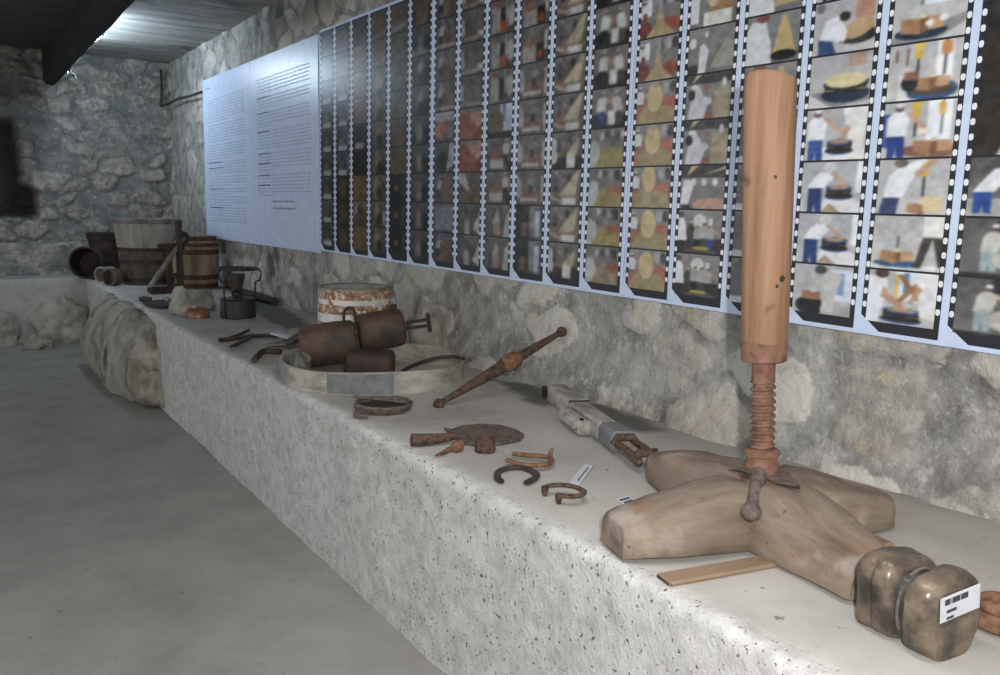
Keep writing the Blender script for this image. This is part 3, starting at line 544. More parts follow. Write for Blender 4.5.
        if r == 0 or r == 3: P.r(0, 0, 1, .3, (52, 50, 50)); P.r(.5, .02, .76, .4, (232, 232, 234)); P.p([(.5, .4), (.9, .86), (.84, .4)], (216, 200, 164)); P.p([(.0, .1), (.2, .2), (.16, .8), (0, .85)], (212, 212, 216))
        else: P.p([(.3, .28), (.82, .3), (.94, .96), (.86, .96)], (218, 202, 166)); P.r(.4, .04, .85, .24, (232, 232, 236)); P.p([(0, .28), (.5, .1), (.45, .05), (0, .2)], (216, 190, 170))
    elif si == 9:
        P = Pic(n, (132, 130, 128), (110, 106, 102), sd)
        if r < 2: P.r(0, 0, .5, 1, (58, 54, 52)); P.r(.55, .1, .7, .9, (150, 152, 160)); P.r(.72, .1, .9, .85, (212, 222, 238)); P.r(.9, .2, 1, .9, (60, 90, 150)); P.r(.2, .1, .45, .5, (120, 112, 104))
        elif r < 6: P.e(.5, .34, .42, .14, (164, 118, 98)); P.r(.15, .1, .78, .3, (216, 206, 196)); P.r(.1, .22, .8, .32, (150, 110, 92)); P.p([(0, .2), (.2, .25), (.22, .65), (.06, .85), (0, .8)], (184, 188, 200)); P.person(.52, .35, .55, (150, 148, 150)); P.r(.88, .1, 1, .8, (196, 194, 192))
        else: P.r(.1, 0, .55, .55, (186, 180, 172)); P.e(.35, .55, .3, .12, (164, 120, 100)); P.r(.6, 0, .85, .5, (62, 58, 56)); P.e(.72, .2, .1, .12, (206, 96, 40)) if r == 7 or r == 6 else None; P.r(.8, .4, .95, .9, (60, 96, 160)) if r == 8 else P.r(.85, .3, .95, .8, (214, 214, 218))
    elif si == 8:
        P = Pic(n, (128, 126, 124), (100, 96, 92), sd)
        if r == 4: P.r(.5, .2, 1, 1, (200, 216, 240)); P.r(.64, .4, .72, 1, (80, 116, 180)); P.e(.4, .4, .26, .45, (128, 104, 84)); P.r(0, 0, 1, .15, (50, 48, 48)); P.e(.72, .4, .08, .06, WH)
        elif r == 8: P.r(0, .5, 1, 1, (176, 170, 162)); P.p([(0, 0), (.6, 0), (.6, .6), (.3, .7), (0, .5)], (176, 72, 44)); P.r(.6, .15, 1, .5, (32, 66, 176))
        elif r >= 5: P.r(.1, .05, .45, .8, (178, 174, 168)); P.e(.35, .85, .3, .1, (150, 124, 106)); P.r(.46, .1, .62, .75, (56, 52, 52)); P.e(.58, .22, .16, .18, (206, 92, 40)) if r > 5 else None; P.r(.66, .3, .7, 1, (190, 194, 200)); P.e(.85, .5, .14, .3, (196, 194, 192))
        elif r > 1: P.e(.42, .42, .3, .16, (166, 112, 86)); P.r(.15, .08, .7, .38, (196, 188, 180)); P.e(.42, .4, .3, .06, (160, 108, 84)); P.person(.78, .2, .75, (196, 196, 200), (50, 50, 52)); P.e(.9, .15, .1, .15, (60, 54, 50))
        else: P.r(.35, .05, .62, .5, (170, 162, 154)); P.p([(.3, .4), (.5, .9), (.6, .5)], (190, 188, 186)); P.e(.7, .18, .1, .12, (170, 96, 60)); P.p([(.75, .0), (1, 0), (1, .8), (.85, .7)], (190, 190, 196))
    elif si == 7:
        P = Pic(n, (112, 112, 114), (94, 88, 84), sd)
        if r in (3, 4): P.r(0, 0, 1, 1, (168, 84, 62)); P.e(.8, .7, .3, .3, (204, 150, 130)); P.e(.4, .3, .4, .3, (186, 96, 64)); P.r(.1, .85, .9, 1, (150, 140, 136))
        elif r == 2: P.e(.5, .2, .5, .4, (128, 100, 80)); P.p([(0, .7), (.3, .5), (.45, .4), (.5, .5), (.3, .95), (0, 1)], (200, 200, 206))
        elif r < 2: P.r(.3, .0, .55, .5, (176, 168, 158)); P.p([(.7, .2), (1, 0), (1, .8)], (200, 200, 204)); P.e(.4, .6, .2, .12, (130, 110, 96))
        else: P.e(.55, .35, .42, .34, (124, 112, 102)); P.p([(0, .2), (.2, .25), (.16, .7), (0, .8)], (176, 180, 190)); P.r(.75, .1, 1, .3, (214, 218, 226)) if r > 5 else None; P.e(.5, .12, .5, .06, (176, 160, 148))
    elif si == 6:
        P = Pic(n, (104, 108, 116), (96, 92, 90), sd)
        if r == 4: P.e(.4, .4, .4, .3, (206, 120, 104)); P.p([(.2, .2), (.9, .1), (1, .6)], (146, 138, 132)); P.r(0, .7, 1, 1, (170, 174, 186))
        elif r == 1: P.r(.1, .1, 1, .9, (140, 146, 160))
        elif r == 3: P.e(.5, .35, .4, .35, (64, 58, 58)); P.p([(.6, .0), (1, .3), (1, 1), (.8, 1)], (170, 176, 190))
        else: P.e(.55, .3, .45, .3, (126, 106, 92)); P.person(.25, .15, .75, (176, 176, 184), (60, 60, 66), .15); P.e(.5, .12, .5, .06, (190, 176, 160)) if r % 2 else None; P.e(.75, .7, .1, .2, (130, 116, 104))
    elif si == 5:
        P = Pic(n, (110, 108, 104), (78, 74, 70), sd); P.r(.32, .1, .62, .8 - .05 * r % .2, (150, 148, 140)); P.e(.46, .7, .16, .08, (120, 112, 100)); P.r(.66, 0, 1, .6, (44, 42, 42)); P.e(.76, .25, .07, .08, (170, 110, 60)) if r in (3, 4) else None; P.r(0, .05, .9, .2, (176, 164, 146)) if r == 7 else None; P.person(.5, .1, .8, (170, 166, 156)) if r in (5, 6) else None; P.e(.5, .4, .4, .5, (136, 104, 84)) if r == 8 else None
    elif si == 4:
        P = Pic(n, (122, 106, 94), (104, 86, 74), sd)
        if r < 3: P.r(0, 0, 1, 1, (44, 40, 38)); P.e(.4, .5, .1, .1, (196, 140, 90)); P.r(.7, .2, .9, .9, (90, 88, 88))
        else: P.e(.5, .4, .5, .42, (126, 106, 92)); P.r(.1, .7, .9, .95, (116, 108, 100)) if r % 2 else None; P.p([(.1, .1), (.95, .2), (.9, .3), (.1, .2)], (206, 206, 210)) if r == 8 else None
    elif si == 3:
        P = Pic(n, (122, 108, 96), (96, 86, 78), sd)
        if r > 6: P.e(.5, .4, .5, .5, (122, 100, 84)); P.p([(.05, .08), (.95, .2), (.9, .26), (.1, .16)], (186, 172, 158))
        else: P.person(.4, .1, .8, (172, 156, 140), (110, 100, 92)); P.r(.2, .1, .6, .45, (130, 126, 122)); P.e(.6, .3, .2, .2, (66, 56, 50)); P.r(.2, .2, .75, .6, (180, 152, 126)) if r == 6 else None; P.r(.8, .1, .95, .6, (190, 192, 200)) if r == 1 else None
    elif si == 2:
        P = Pic(n, (146, 118, 98), (126, 100, 80), sd)
        if r == 3: P.r(0, 0, 1, 1, (48, 38, 34))
        elif r == 4: P.r(0, 0, 1, 1, (66, 64, 60)); P.r(.2, .08, .75, .28, (214, 206, 190))
        elif r in (0, 2): P.r(0, 0, 1, 1, (146, 108, 70))
        elif r == 1: P.e(.6, .4, .3, .4, (112, 78, 60)); P.p([(.05, .5), (.3, .9), (.35, .5)], (200, 200, 206))
        elif r == 8: P.r(0, 0, 1, 1, (92, 92, 94))
        else: P.e(.5, .45, .5, .5, (150, 116, 94)); P.r(.1, .86, .6, .98, (196, 176, 156))
    else:
        P = Pic(n, (96, 104, 116), (60, 58, 60), sd)
        if si == 1 and r < 3: P.r(0, 0, 1, 1, (66, 56, 50)); P.e(.5, .5, .3, .3, (110, 90, 76)); P.r(.3, .1, .6, .3, (130, 112, 96))
        elif r < 7: P.e(.45, .45, .2, .14, (140, 120, 124)); P.e(.3, .35, .1, .1, (150, 84, 70)); P.r(.18, .04, .78, .26, (226, 230, 240)); P.r(.82, .2, .95, .8, (150, 160, 180)) if si else None
        else: P.e(.5, .4, .45, .4, (150, 130, 120) if si else (120, 126, 136)); P.r(.05, .02, .95, .1, (206, 212, 224))
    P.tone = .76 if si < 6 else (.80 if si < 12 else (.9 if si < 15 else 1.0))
    return P.out()
pic_mat = bpy.data.materials.new('printed_picture'); pic_mat.use_nodes = True
_n = pic_mat.node_tree.nodes; _a = _n.new('ShaderNodeVertexColor'); _a.layer_name = 'print'
pic_mat.node_tree.links.new(_a.outputs[0], _n['Principled BSDF'].inputs['Base Color']); _n['Principled BSDF'].inputs['Roughness'].default_value = 0.33
Y0, PITCH = 6.347, 0.2924
Zr = [1.277 + .1769 * i for i in range(10)]
plabels = ['photo panel of narrow film strips next to the text panels', 'middle photo panel of film strips, above the rusty rod', 'photo panel of film strips nearest the camera, behind the wooden screw press']
for pi in range(3):
    ya, yb = Y0 - 6 * pi * PITCH, Y0 - 6 * (pi + 1) * PITCH
    if pi == 2: yb -= .03
    R = thing('photo_panel', (PX, (ya + yb) / 2, 1.235), plabels[pi], 'panel', 'film strip photo panels')
    panel_body(R, ya, yb)
    for k in range(6):
        si = pi * 6 + k; yl = Y0 - si * PITCH; g = .0125 if k else .018
        fl = yl - g; fr = yl - PITCH + (.0125 if k < 5 else .018)
        st = MB(); quad(st, fl, fr, 1.248, 2.878, PX - .0005, 0)
        st.add([(PX - .0009, yl + .010, 1.243), (PX - .0009, yl - .088, 1.243), (PX - .0009, fl, 1.30), (PX - .0009, yl, 1.32)], [(0, 1, 2, 3)], 1, False)   # pale notch at the foot
        z = 1.335
        while z < 2.86:
            for yc in (fl - .0092, fr + .0092):
                w, h = .0072, .0098
                st.add([(PX - .0009, yc + w * p, z + h * q) for p, q in ((1, .5), (.5, 1), (-.5, 1), (-1, .5), (-1, -.5), (-.5, -1), (.5, -1), (1, -.5))], [tuple(range(8))], 2, False)
            z += .1769 / 4
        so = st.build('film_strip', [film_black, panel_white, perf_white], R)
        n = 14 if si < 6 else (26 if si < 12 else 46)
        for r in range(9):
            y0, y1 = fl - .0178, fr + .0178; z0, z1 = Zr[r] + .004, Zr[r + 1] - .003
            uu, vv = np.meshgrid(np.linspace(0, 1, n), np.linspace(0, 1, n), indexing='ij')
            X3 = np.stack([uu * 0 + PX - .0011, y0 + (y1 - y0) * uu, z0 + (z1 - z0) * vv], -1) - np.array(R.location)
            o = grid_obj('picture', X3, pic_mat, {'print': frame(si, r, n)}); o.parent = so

    R.rotation_euler.x = .0080; R.location.z += (.0125, -.001, -.0145)[pi]          # the panels hang slightly out of level

# ------------------------------------------------------------------ wooden screw press
BZ = .718
PBZ = .7285
PC = np.array([1.888, 1.446]); u1 = np.array([-.964, .266]); u2 = np.array([-.25, -.968])
PR = thing('screw_press', (PC[0], PC[1], PBZ), 'tall wooden screw press with cross shaped base and rusty iron screw', 'press')
def arm(d, ln, seed, mt):
    d = np.array(d); n = np.array([-d[1], d[0]]); rings = []; rn = random.Random(seed)
    for t, hw, h in ((0.0, .104, .158), (.12, .108, .160), (.26, .110, .160), (.42, .108, .150), (.58, .102, .134), (.72, .094, .118), (.84, .084, .104), (.92, .079, .094), (.98, .075, .087), (1.0, .067, .078)):
        hw *= 1 + .05 * math.sin(t * 7 + seed); pts = []
        half = ((1.02, 0), (1.04, .05), (1.04, .25), (1.03, .50), (.99, .68), (.92, .82), (.80, .92), (.62, .98), (.32, 1.0))
        for sy, sz in list(half) + [(0, 1.0)] + [(-p, q) for p, q in half[::-1]] + [(-.5, 0), (0, 0), (.5, 0)]:
            p = PC + d * ln * t + n * hw * sy; pts.append((p[0], p[1], PBZ + h * sz))
        rings.append(pts)
    MB().loft(rings).build('base_arm', mt, PR, bump=(.016, 6, seed), zmin=PBZ)
arm(u1, .462, 3, cross_a); arm(-u1, .40, 5, cross_a); arm(u2, .42, 7, cross_b); arm(-u2, .53, 9, cross_b)
# flared iron flange with bent tips
top = PBZ + .152
MB().lathe([(.0, 0), (.070, 0), (.074, .006), (.07, .014), (.045, .020), (0, .020)], (PC[0], PC[1], top), n=36, rf=lambda t, z: 1 + .07 * math.cos(4 * t + .6)).build('flange', rust_pole, PR, bump=(.004, 20, 4))
def leaf(px, zt, w):
    e = np.array(at(px[0], px[1], zt)); b0 = np.array([PC[0], PC[1], top + .026]); d = e - b0; n = np.array([-d[1], d[0], 0]); n /= np.linalg.norm(n); rings = []
    for t, k in ((.25, .8), (.45, 1), (.65, .85), (.85, .45), (1.0, .06)):
        c = b0 + d * t + np.array([0, 0, -.004 * math.sin(math.pi * t)]); rings.append([tuple(c + n * w * k), tuple(c + np.array([0, 0, .004])), tuple(c - n * w * k), tuple(c - np.array([0, 0, .006]))])
    MB().loft(rings).build('flange_tongue', iron_grey, PR)
leaf((731, 468), .925, .030); leaf((800, 487), .906, .036)
ax0 = Vector((1.884, 1.450, PBZ)); ax1 = Vector((1.850, 1.494, PBZ + 1.245)); axd = (ax1 - ax0).normalized()
def onaxis(z): return ax0 + axd * ((z - PBZ) / axd.z)
MB().lathe([(.02, -.075), (.042, -.075), (.046, -.068), (.045, -.02), (.041, -.014), (.041, .0), (.049, .004), (.049, .014), (.040, .02), (.028, .022)], onaxis(.948), axd, 36).build('collar', rust_pole, PR)
b = MB(); rings = []; n = 30; z = .955
for i in range(int((1.225 - z) / .0026)):
    zz = z + i * .0026; ring = []; cpt = onaxis(zz)
    for k in range(n):
        a = 2 * math.pi * k / n; ph = ((zz / .020) - a / (2 * math.pi)) % 1
        rad = .0265 + .0085 * max(0, math.sin(ph * 2 * math.pi)) ** .6
        if zz > 1.155: rad = .031
        ring.append(cpt + Vector((math.cos(a) * rad, math.sin(a) * rad, 0)))
    rings.append(ring)
b.loft(rings).build('screw', rust_pole, PR)
q0 = onaxis(.925); e = Vector(at(751, 512, .846)); q1 = q0 + (q0 - e) * .22
b = MB(); dv = (e - q0); b.tube([q1, q0 + dv * .05, q0 + dv * .3, q0 + dv * .85, e], [.018, .021, .021, .017, .017], 14)
b.build('tommy_bar', iron_grey, PR)
MB().lathe([(.0, -.024), (.018, -.02), (.026, -.006), (.025, .008), (.016, .019), (.0, .023)], e, dv.normalized(), 18).build('bar_knob', iron_grey, PR)
b = MB(); rings = []
for z, rad in ((1.262, .058), (1.268, .061), (1.40, .063), (1.6, .0645), (1.8, .0660), (1.93, .0665), (1.955, .066), (1.962, .062)):
    c = onaxis(z); rings.append([c + Vector((math.cos(a), math.sin(a), 0)) * (rad * (1 + .012 * math.sin(3 * a + z * 2) + .010 * math.sin(5 * a))) + Vector((0, 0, .006 * math.sin(2 * a + 1) if z > 1.9 else 0)) for a in [2 * math.pi * k / 36 for k in range(36)]])
b.loft(rings); po = b.build('wooden_post', pole_wood, PR)
b = MB()
for zz, aa, sz in ((1.70, -2.2, .007), (1.44, -1.75, .009), (1.42, -2.0, .005)):
    c = onaxis(zz) + Vector((math.cos(aa), math.sin(aa), 0)) * .0635; b.lathe([(.0, -.002), (sz, -.001), (sz * .8, .002), (0, .003)], c, (math.cos(aa), math.sin(aa), 0), 12)
b.build('knot', dark_wood, po)
MB().lathe([(.03, -.0), (.056, .0), (.0605, .004), (.0605, .052), (.0595, .056), (.05, .056)], onaxis(1.212), axd, 36).build('ferrule', rust_pole, PR)
b = MB(); ya, yb = at(663, 577, .73), at(886, 538, .73)
PL = MB(); dd = (yb - ya); cc = (ya + yb) / 2
PL.box((cc[0], cc[1], .7222), (float(np.linalg.norm(dd[:2])), .062, .013), (dd[0], dd[1], 0), bev=.005)
tag(PL.build('wooden_lath', plank_wood, None, (cc[0], cc[1], .715)), 'thin pale wooden lath lying under the press base, both ends showing', 'lath')

# ------------------------------------------------------------------ varnished grooved block
Kc = np.array([1.703, .905, .802]); A = np.array([-.14, -.99, 0.0]); A /= np.linalg.norm(A); Sd = np.array([A[1], -A[0], 0]) * -1; U = np.array([0, 0, 1.0])
KB = thing('grooved_block', (Kc[0], Kc[1], BZ), 'varnished knobbly wooden block with a deep groove and white tag, bottom right', 'block')
rn = random.Random(4)
def blk(prof, mi, name, mt, par, ex=.62, bump=None):
    rings = []
    for s, rad, rz in prof:
        s *= .74; rad *= .86; rz *= .86
        rings.append([tuple(Kc + A * s + Sd * rad * math.copysign(abs(math.cos(a)) ** ex, math.cos(a)) * (1 + .05 * math.sin(3 * a + 1)) + U * (rz * math.copysign(abs(math.sin(a)) ** ex, math.sin(a)) + rz - .086)) for a in [2 * math.pi * k / 44 for k in range(44)]])
    return MB().loft(rings).build(name, mt, par, bump=bump)
blk([(-.135, .050, .060), (-.128, .075, .084), (-.112, .094, .096), (-.085, .102, .100), (-.07, .100, .0995), (-.058, .096, .099), (-.045, .103, .1005), (-.010, .100, .100), (.004, .092, .097), (.010, .080, .09)], 0, 'left_cheek', varnish, KB, bump=(.012, 9, 4)).name = 'cheek'
blk([(-.01, .074, .089), (.046, .074, .089)], 0, 'groove_drum', groove_mat, KB)
blk([(.040, .080, .09), (.046, .094, .097), (.058, .102, .1005), (.095, .104, .101), (.118, .098, .099), (.130, .088, .094), (.135, .076, .088)], 0, 'cheek', varnish, KB, bump=(.012, 9, 8))
b = MB(); b.tube([tuple(Kc + A * .013 + Sd * .067 * math.cos(a) + U * (.079 * math.sin(a) - .007)) for a in [2 * math.pi * k / 40 for k in range(40)]], .004, 8, closed=True, up=tuple(A))
b.build('wire', iron_grey, KB)
# tag on the end face
tgc = Kc + A * .1035 + U * .034 - Sd * .0; cardr = MB(); hw, hh = .060, .027
rt = Sd * -1 if (Sd @ cr) < 0 else Sd; rt = rt * .99 + U * .10; rt /= np.linalg.norm(rt); upv = np.cross(rt, A); upv = upv if upv[2] > 0 else -upv
def tagq(b, x0, x1, y0, y1, off, mi=0):
    b.add([tuple(tgc + rt * x + upv * y + A * off) for x, y in ((x0, y0), (x1, y0), (x1, y1), (x0, y1))], [(0, 1, 2, 3)], mi, False)
cardr.box(tuple(tgc), (hw * 2, hh * 2, .0015), tuple(rt), tuple(A), bev=.0005)
tg = cardr.build('paper_tag', card_mat, KB); b = MB()
x = -.048
for w in (.018, .004, .026, .024): tagq(b, x, x + w - .002, .008, .021, .0012); x += w
tagq(b, -.042, -.012, -.010, -.003, .0012); tagq(b, -.042, -.020, -.024, -.018, .0012)
b.build('printed_text', ink, tg)
# coiled rusty ring at the right edge
rc = at(1003, 619, .73); CR = thing('rusty_coil', (rc[0], rc[1], BZ), 'rusty coiled iron ring lying behind the varnished block at the right edge', 'ring')
b = MB(); b.tube([(rc[0] + .062 * math.cos(a), rc[1] + .062 * math.sin(a), .738) for a in [2 * math.pi * k / 30 for k in range(30)]], .021, 10, closed=True); b.build('ring', rust_orange, CR)
b = MB(); b.tube([(rc[0] - .02 + .034 * math.cos(a), rc[1] + .034 * math.sin(a), .768) for a in [2 * math.pi * k / 24 for k in range(24)]], .016, 10, closed=True); b.build('inner_ring', rust_orange, CR)

# ------------------------------------------------------------------ small ironwork on the bench
def pathw(px, z): return [tuple(at(x, y, z)) for x, y in px]
def smoothp(P, n=4):
    P = [Vector(p) for p in P]; out = []
    for i in range(len(P) - 1):
        p0, p1, p2, p3 = P[max(i - 1, 0)], P[i], P[i + 1], P[min(i + 2, len(P) - 1)]
        for k in range(n):
            t = k / n; out.append(0.5 * ((2 * p1) + (-p0 + p2) * t + (2 * p0 - 5 * p1 + 4 * p2 - p3) * t * t + (-p0 + 3 * p1 - 3 * p2 + p3) * t ** 3))
    return out + [P[-1]]
def single(b, name, mt, base, label, cat, group=None, bump=None):
    return tag(b.build(name, mt, None, (float(base[0]), float(base[1]), float(base[2]) if len(base) > 2 else BZ), bump=bump), label, cat, group)
P = smoothp(pathw([(502, 482), (497.5, 477.5), (499, 471.5), (508, 468), (520, 467.3), (531, 470), (536.5, 475), (533, 479.5), (525.5, 483)], .727))
single(MB().tube(P, [.009] + [.0125] * (len(P) - 2) + [.010], 10, flat=.6), 'horseshoe', iron_dark, at(517, 476), 'dark grey iron horseshoe, open towards the bench edge', 'horseshoe', 'old horseshoes', bump=(.002, 40, 3))
hs = thing('horseshoe', tuple(at(565, 491, BZ)), 'rusty horseshoe with downturned ends beside the white card', 'horseshoe', 'old horseshoes')
P = smoothp(pathw([(545, 487.5), (550, 485.5), (560, 485), (572, 486), (581, 489), (584, 492.5), (580, 495.5), (570, 496.5), (559, 495)], .745))
MB().tube(P, [.010] * len(P), 10, flat=.7).build('shoe', rust, hs, bump=(.002, 40, 5))
for px in ((545, 487.5), (559, 495)):
    q = at(*px, .745); MB().lathe([(.012, .004), (.011, -.012), (.006, -.028)], tuple(q), n=10).build('calkin', rust, hs)
P = smoothp(pathw([(513, 453.5), (520, 454.5), (530, 455.5), (541, 456), (549, 457.5), (552, 460.5), (548, 463.8), (538, 465.3), (524, 464.6), (514, 462.5), (507, 460)], .735))
st = thing('rusty_clasp', tuple(at(530, 460, BZ)), 'long narrow rusty U-shaped iron clasp behind the dark horseshoe', 'clasp')
MB().tube(P, [.010] * len(P), 8, flat=.9).build('bent_bar', rust_orange, st, bump=(.002, 40, 6))
q = at(549.5, 458, .735); MB().tube([tuple(q), tuple(q + np.array([.012, .0, .035]))], [.009, .006], 8).build('pin', rust_orange, st)
# spade head with socket
SH = thing('spade_head', tuple(at(465, 436, BZ)), 'rusty iron spade head with a round socket and pointed flat blade', 'spade')
pb = [(444, 427), (452, 428.5), (462, 425), (480, 423.3), (500, 424.5), (516, 428.5), (524, 434), (520, 437.8), (502, 441.5), (480, 443), (466, 441), (456, 436.5)]
top_ = pathw(pb, .735); cen = np.mean(np.array(top_), 0); rings = [[tuple(p[:2]) + (BZ + .004,) for p in top_], top_, [tuple(cen + (np.array(p) - cen) * .8 + np.array([0, 0, -.003])) for p in top_], [tuple(cen + (np.array(p) - cen) * .3 + np.array([0, 0, -.005])) for p in top_], [tuple(cen + (np.array(p) - cen) * .02 + np.array([0, 0, -.006])) for p in top_]]
MB().loft(rings).build('blade', iron_grey, SH, bump=(.004, 14, 3))
P = pathw([(412, 440.5), (420, 440), (440, 438), (455, 436)], .742); P[0] = (P[0][0], P[0][1], .745)
MB().tube(P, [.024, .024, .019, .013], 14, caps=True).build('socket', rust, SH, bump=(.004, 30, 4))
c = at(485, 451, .72); single(MB().lathe([(.024, .0), (.036, .0), (.038, .012), (.035, .04), (.039, .052), (.032, .053), (.028, .02), (.0, .016)], tuple(c[:2]) + (BZ,), n=28, caps=False), 'iron_bush', rust, c, 'small rusty open cup-shaped iron ring in front of the spade blade', 'ring', bump=(.003, 30, 5))
SK = thing('rusty_spike', tuple(at(453, 448, BZ)), 'small orange rusty spike with a lumpy head below the spade', 'spike')
P = pathw([(436, 455.3), (444, 452), (452, 447.8)], .728); MB().tube(P, [.004, .008, .011], 10).build('shank', rust_orange, SK, bump=(.002, 40, 3))
c = at(458, 446, .738); MB().lathe([(0, -.028), (.014, -.026), (.022, -.012), (.022, .012), (.014, .026), (0, .03)], tuple(c), (.9, .4, .1), 14).build('head', rust_orange, SK, bump=(.004, 30, 3))
# white caption cards
def card(pts, label, lines):
    W = [at(x, y, .7215) for x, y in pts]; ctr = sum(W) / 4; cd_ = thing('caption_card', (ctr[0], ctr[1], BZ), label, 'card', 'white caption cards')
    V = [tuple(w[:2]) + (.7175,) for w in W] + [tuple(w[:2]) + (.7225,) for w in W]
    MB().add(V, [(3, 2, 1, 0), (4, 5, 6, 7), (0, 1, 5, 4), (1, 2, 6, 5), (2, 3, 7, 6), (3, 0, 4, 7)], 0, False).build('paper', card_mat, cd_)
    f = lambda s, t: (W[0] * (1 - s) * (1 - t) + W[1] * s * (1 - t) + W[2] * s * t + W[3] * (1 - s) * t)
    for s0, s1, t0, t1 in lines:
        b = MB(); b.add([tuple(f(s, t)[:2]) + (.7229,) for s, t in ((s0, t0), (s1, t0), (s1, t1), (s0, t1))], [(0, 1, 2, 3)], 0, False)
        b.build('text_line', ink, cd_)
card([(569.5, 482), (584, 464.5), (593.5, 465.5), (579.5, 484)], 'small white caption card between the clasp and the wooden lever', [(.12, .86, .58, .72)])
card([(615.5, 499), (628, 496), (641, 503.5), (630, 508.5)], 'white striped caption card near the tip of the press base', [(.1, .9, .15, .30), (.12, .85, .44, .56), (.1, .9, .66, .78), (.3, .7, .86, .92)])
# iron rod leaning against the wall
RD = thing('iron_rod', tuple(at(437, 407, BZ)), 'long rusty iron rod with a swollen middle, leaning up against the wall', 'rod')
r0 = Vector(at(439, 404, .732)); r1 = Vector((2.60, 3.265, 1.010)); dv = r1 - r0; f = lambda t: r0 + dv * t
MB().tube([f(t) for t in (0.02, .1, .3, .42, .5, .56, .62, .7, .9, .98)], [.012, .015, .022, .028, .030, .032, .025, .021, .016, .013], 16).build('shaft', iron_grey, RD, bump=(.003, 20, 6)); RD.children[0].data.materials[0] = rust
for t in (0, 1): MB().lathe([(0, -.024), (.018, -.02), (.027, -.004), (.026, .008), (.016, .02), (0, .024)], f(t), dv.normalized(), 16).build('end_knob', rust, RD)
MB().lathe([(.026, -.055), (.038, -.038), (.043, 0), (.039, .038), (.025, .055)], f(.56), dv.normalized(), 18).build('middle_swelling', rust_orange, RD, bump=(.004, 20, 6))
# round iron dish with a stick
c = at(383.5, 409.5, .72); DS = thing('iron_dish', (c[0], c[1], BZ), 'round shallow iron dish with small ear and a bar across it', 'dish')
def slots(t, z): return 1 + .02 * math.sin(9 * t)
MB().lathe([(.0, .006), (.088, .005), (.100, .012), (.108, .026), (.114, .034), (.124, .034), (.127, .028), (.122, .014), (.108, -.002), (.0, -.002)], (c[0], c[1], .722), n=40, rf=slots).build('bowl', iron_grey, DS, bump=(.004, 20, 6))
MB().lathe([(.0, .0), (.104, .0), (.106, .006), (.0, .008)], (c[0], c[1], .734), n=32).build('pan_floor', iron_dark, DS)
MB().tube([(c[0] - .10, c[1] + .09, .772), (c[0] - .02, c[1] + .03, .764), (c[0] + .085, c[1] - .05, .755)], [.010, .013, .013], 10, flat=.6).build('bar', iron_grey, DS)
q = at(361, 414.5, .735); MB().tube([tuple(q + np.array([.022 * math.cos(a), .034 * math.sin(a), 0])) for a in [2 * math.pi * k / 18 for k in range(18)]], .009, 8, closed=True).build('ear', iron_grey, DS)

# ------------------------------------------------------------------ weathered wooden arm by the wall
W0 = np.array([2.415, 3.06]); W1 = np.array([2.035, 2.075]); wd_ = W1 - W0; wl_ = np.linalg.norm(wd_); wd_ /= wl_; wn = np.array([wd_[1], -wd_[0]])
if wn[0] > 0: wn = -wn
WA = thing('wooden_lever', (W0[0], W0[1], BZ), 'weathered grey wooden lever with an iron strap and rusty fork, beside the wall', 'arm')
wf = lambda t, s=0, z=0: (W0[0] + wd_[0] * t + wn[0] * s, W0[1] + wd_[1] * t + wn[1] * s, BZ + z)
AX = (wd_[0], wd_[1], 0)
MB().box(wf(.17, 0, .042), (.34, .084, .082), AX, bev=.008, jit=.003).build('beam', grey_wood, WA)
MB().box(wf(.53, .004, .040), (.38, .090, .078), AX, bev=.01, jit=.003).build('beam', grey_wood, WA)
MB().box(wf(.50, .074, .036), (.24, .066, .068), AX, bev=.022).build('side_block', grey_wood, WA)
MB().box(wf(.625, .074, .036), (.016, .056, .060), AX, bev=.006).build('block_end', grey_wood, WA)
MB().box(wf(.79, 0, .042), (.17, .096, .084), AX, bev=.016).build('iron_sleeve', zinc, WA)
fk = MB()
for s in (-.034, .034): fk.tube([wf(.86, s, .045), wf(.98, s * 1.1, .05), wf(1.08, s, .045), wf(1.10, s * .8, .03)], [.014, .013, .015, .012], 10)
for t in (.88, 1.08): fk.tube([wf(t, -.045, .04), wf(t, -.03, .066), wf(t, .03, .066), wf(t, .045, .04)], .015, 10)
fk.build('fork', rust, WA, bump=(.004, 30, 5)); MB().tube([wf(.86, 0, .03), wf(1.04, 0, .03)], .024, 12).build('tongue', grey_wood, WA)
dk = MB(); dk.tube([wf(-.03, -.03, .02), wf(-.035, .0, .06), wf(-.03, .05, .02), wf(0, .056, .07)], .012, 8); dk.build('end_hook', iron_dark, WA)
dk = MB(); dk.tube([wf(.345, -.044, .080), wf(.345, .044, .082), wf(.345, .05, .03)], .004, 6); dk.build('strap', iron_dark, WA)

# ------------------------------------------------------------------ bentwood hoop and its contents
HC = np.array([1.925, 3.99]); HR = .477
HP = thing('bentwood_hoop', (HC[0], HC[1], BZ), 'large low round bentwood hoop with a grey metal patch', 'hoop')
def band(a0, a1, ro, ri, z0, z1, name, mt, par, n=80, wob=.004):
    rings = []
    for k in range(n + 1):
        a = a0 + (a1 - a0) * k / n; c, s = math.cos(a), math.sin(a); w = wob * math.sin(5 * a); zt = z1 + .006 * math.sin(3 * a + 1)
        rings.append([(HC[0] + ri * c, HC[1] + ri * s, z0 + w * .2), (HC[0] + ro * c, HC[1] + ro * s, z0 + w * .2), (HC[0] + (ro + w) * c, HC[1] + (ro + w) * s, zt), (HC[0] + (ri + w) * c, HC[1] + (ri + w) * s, zt)])
    return MB().loft(rings).build(name, mt, par)
band(0, 2 * math.pi * .9995, HR, HR - .014, BZ, .826, 'hoop_band', hoop_wood, HP)
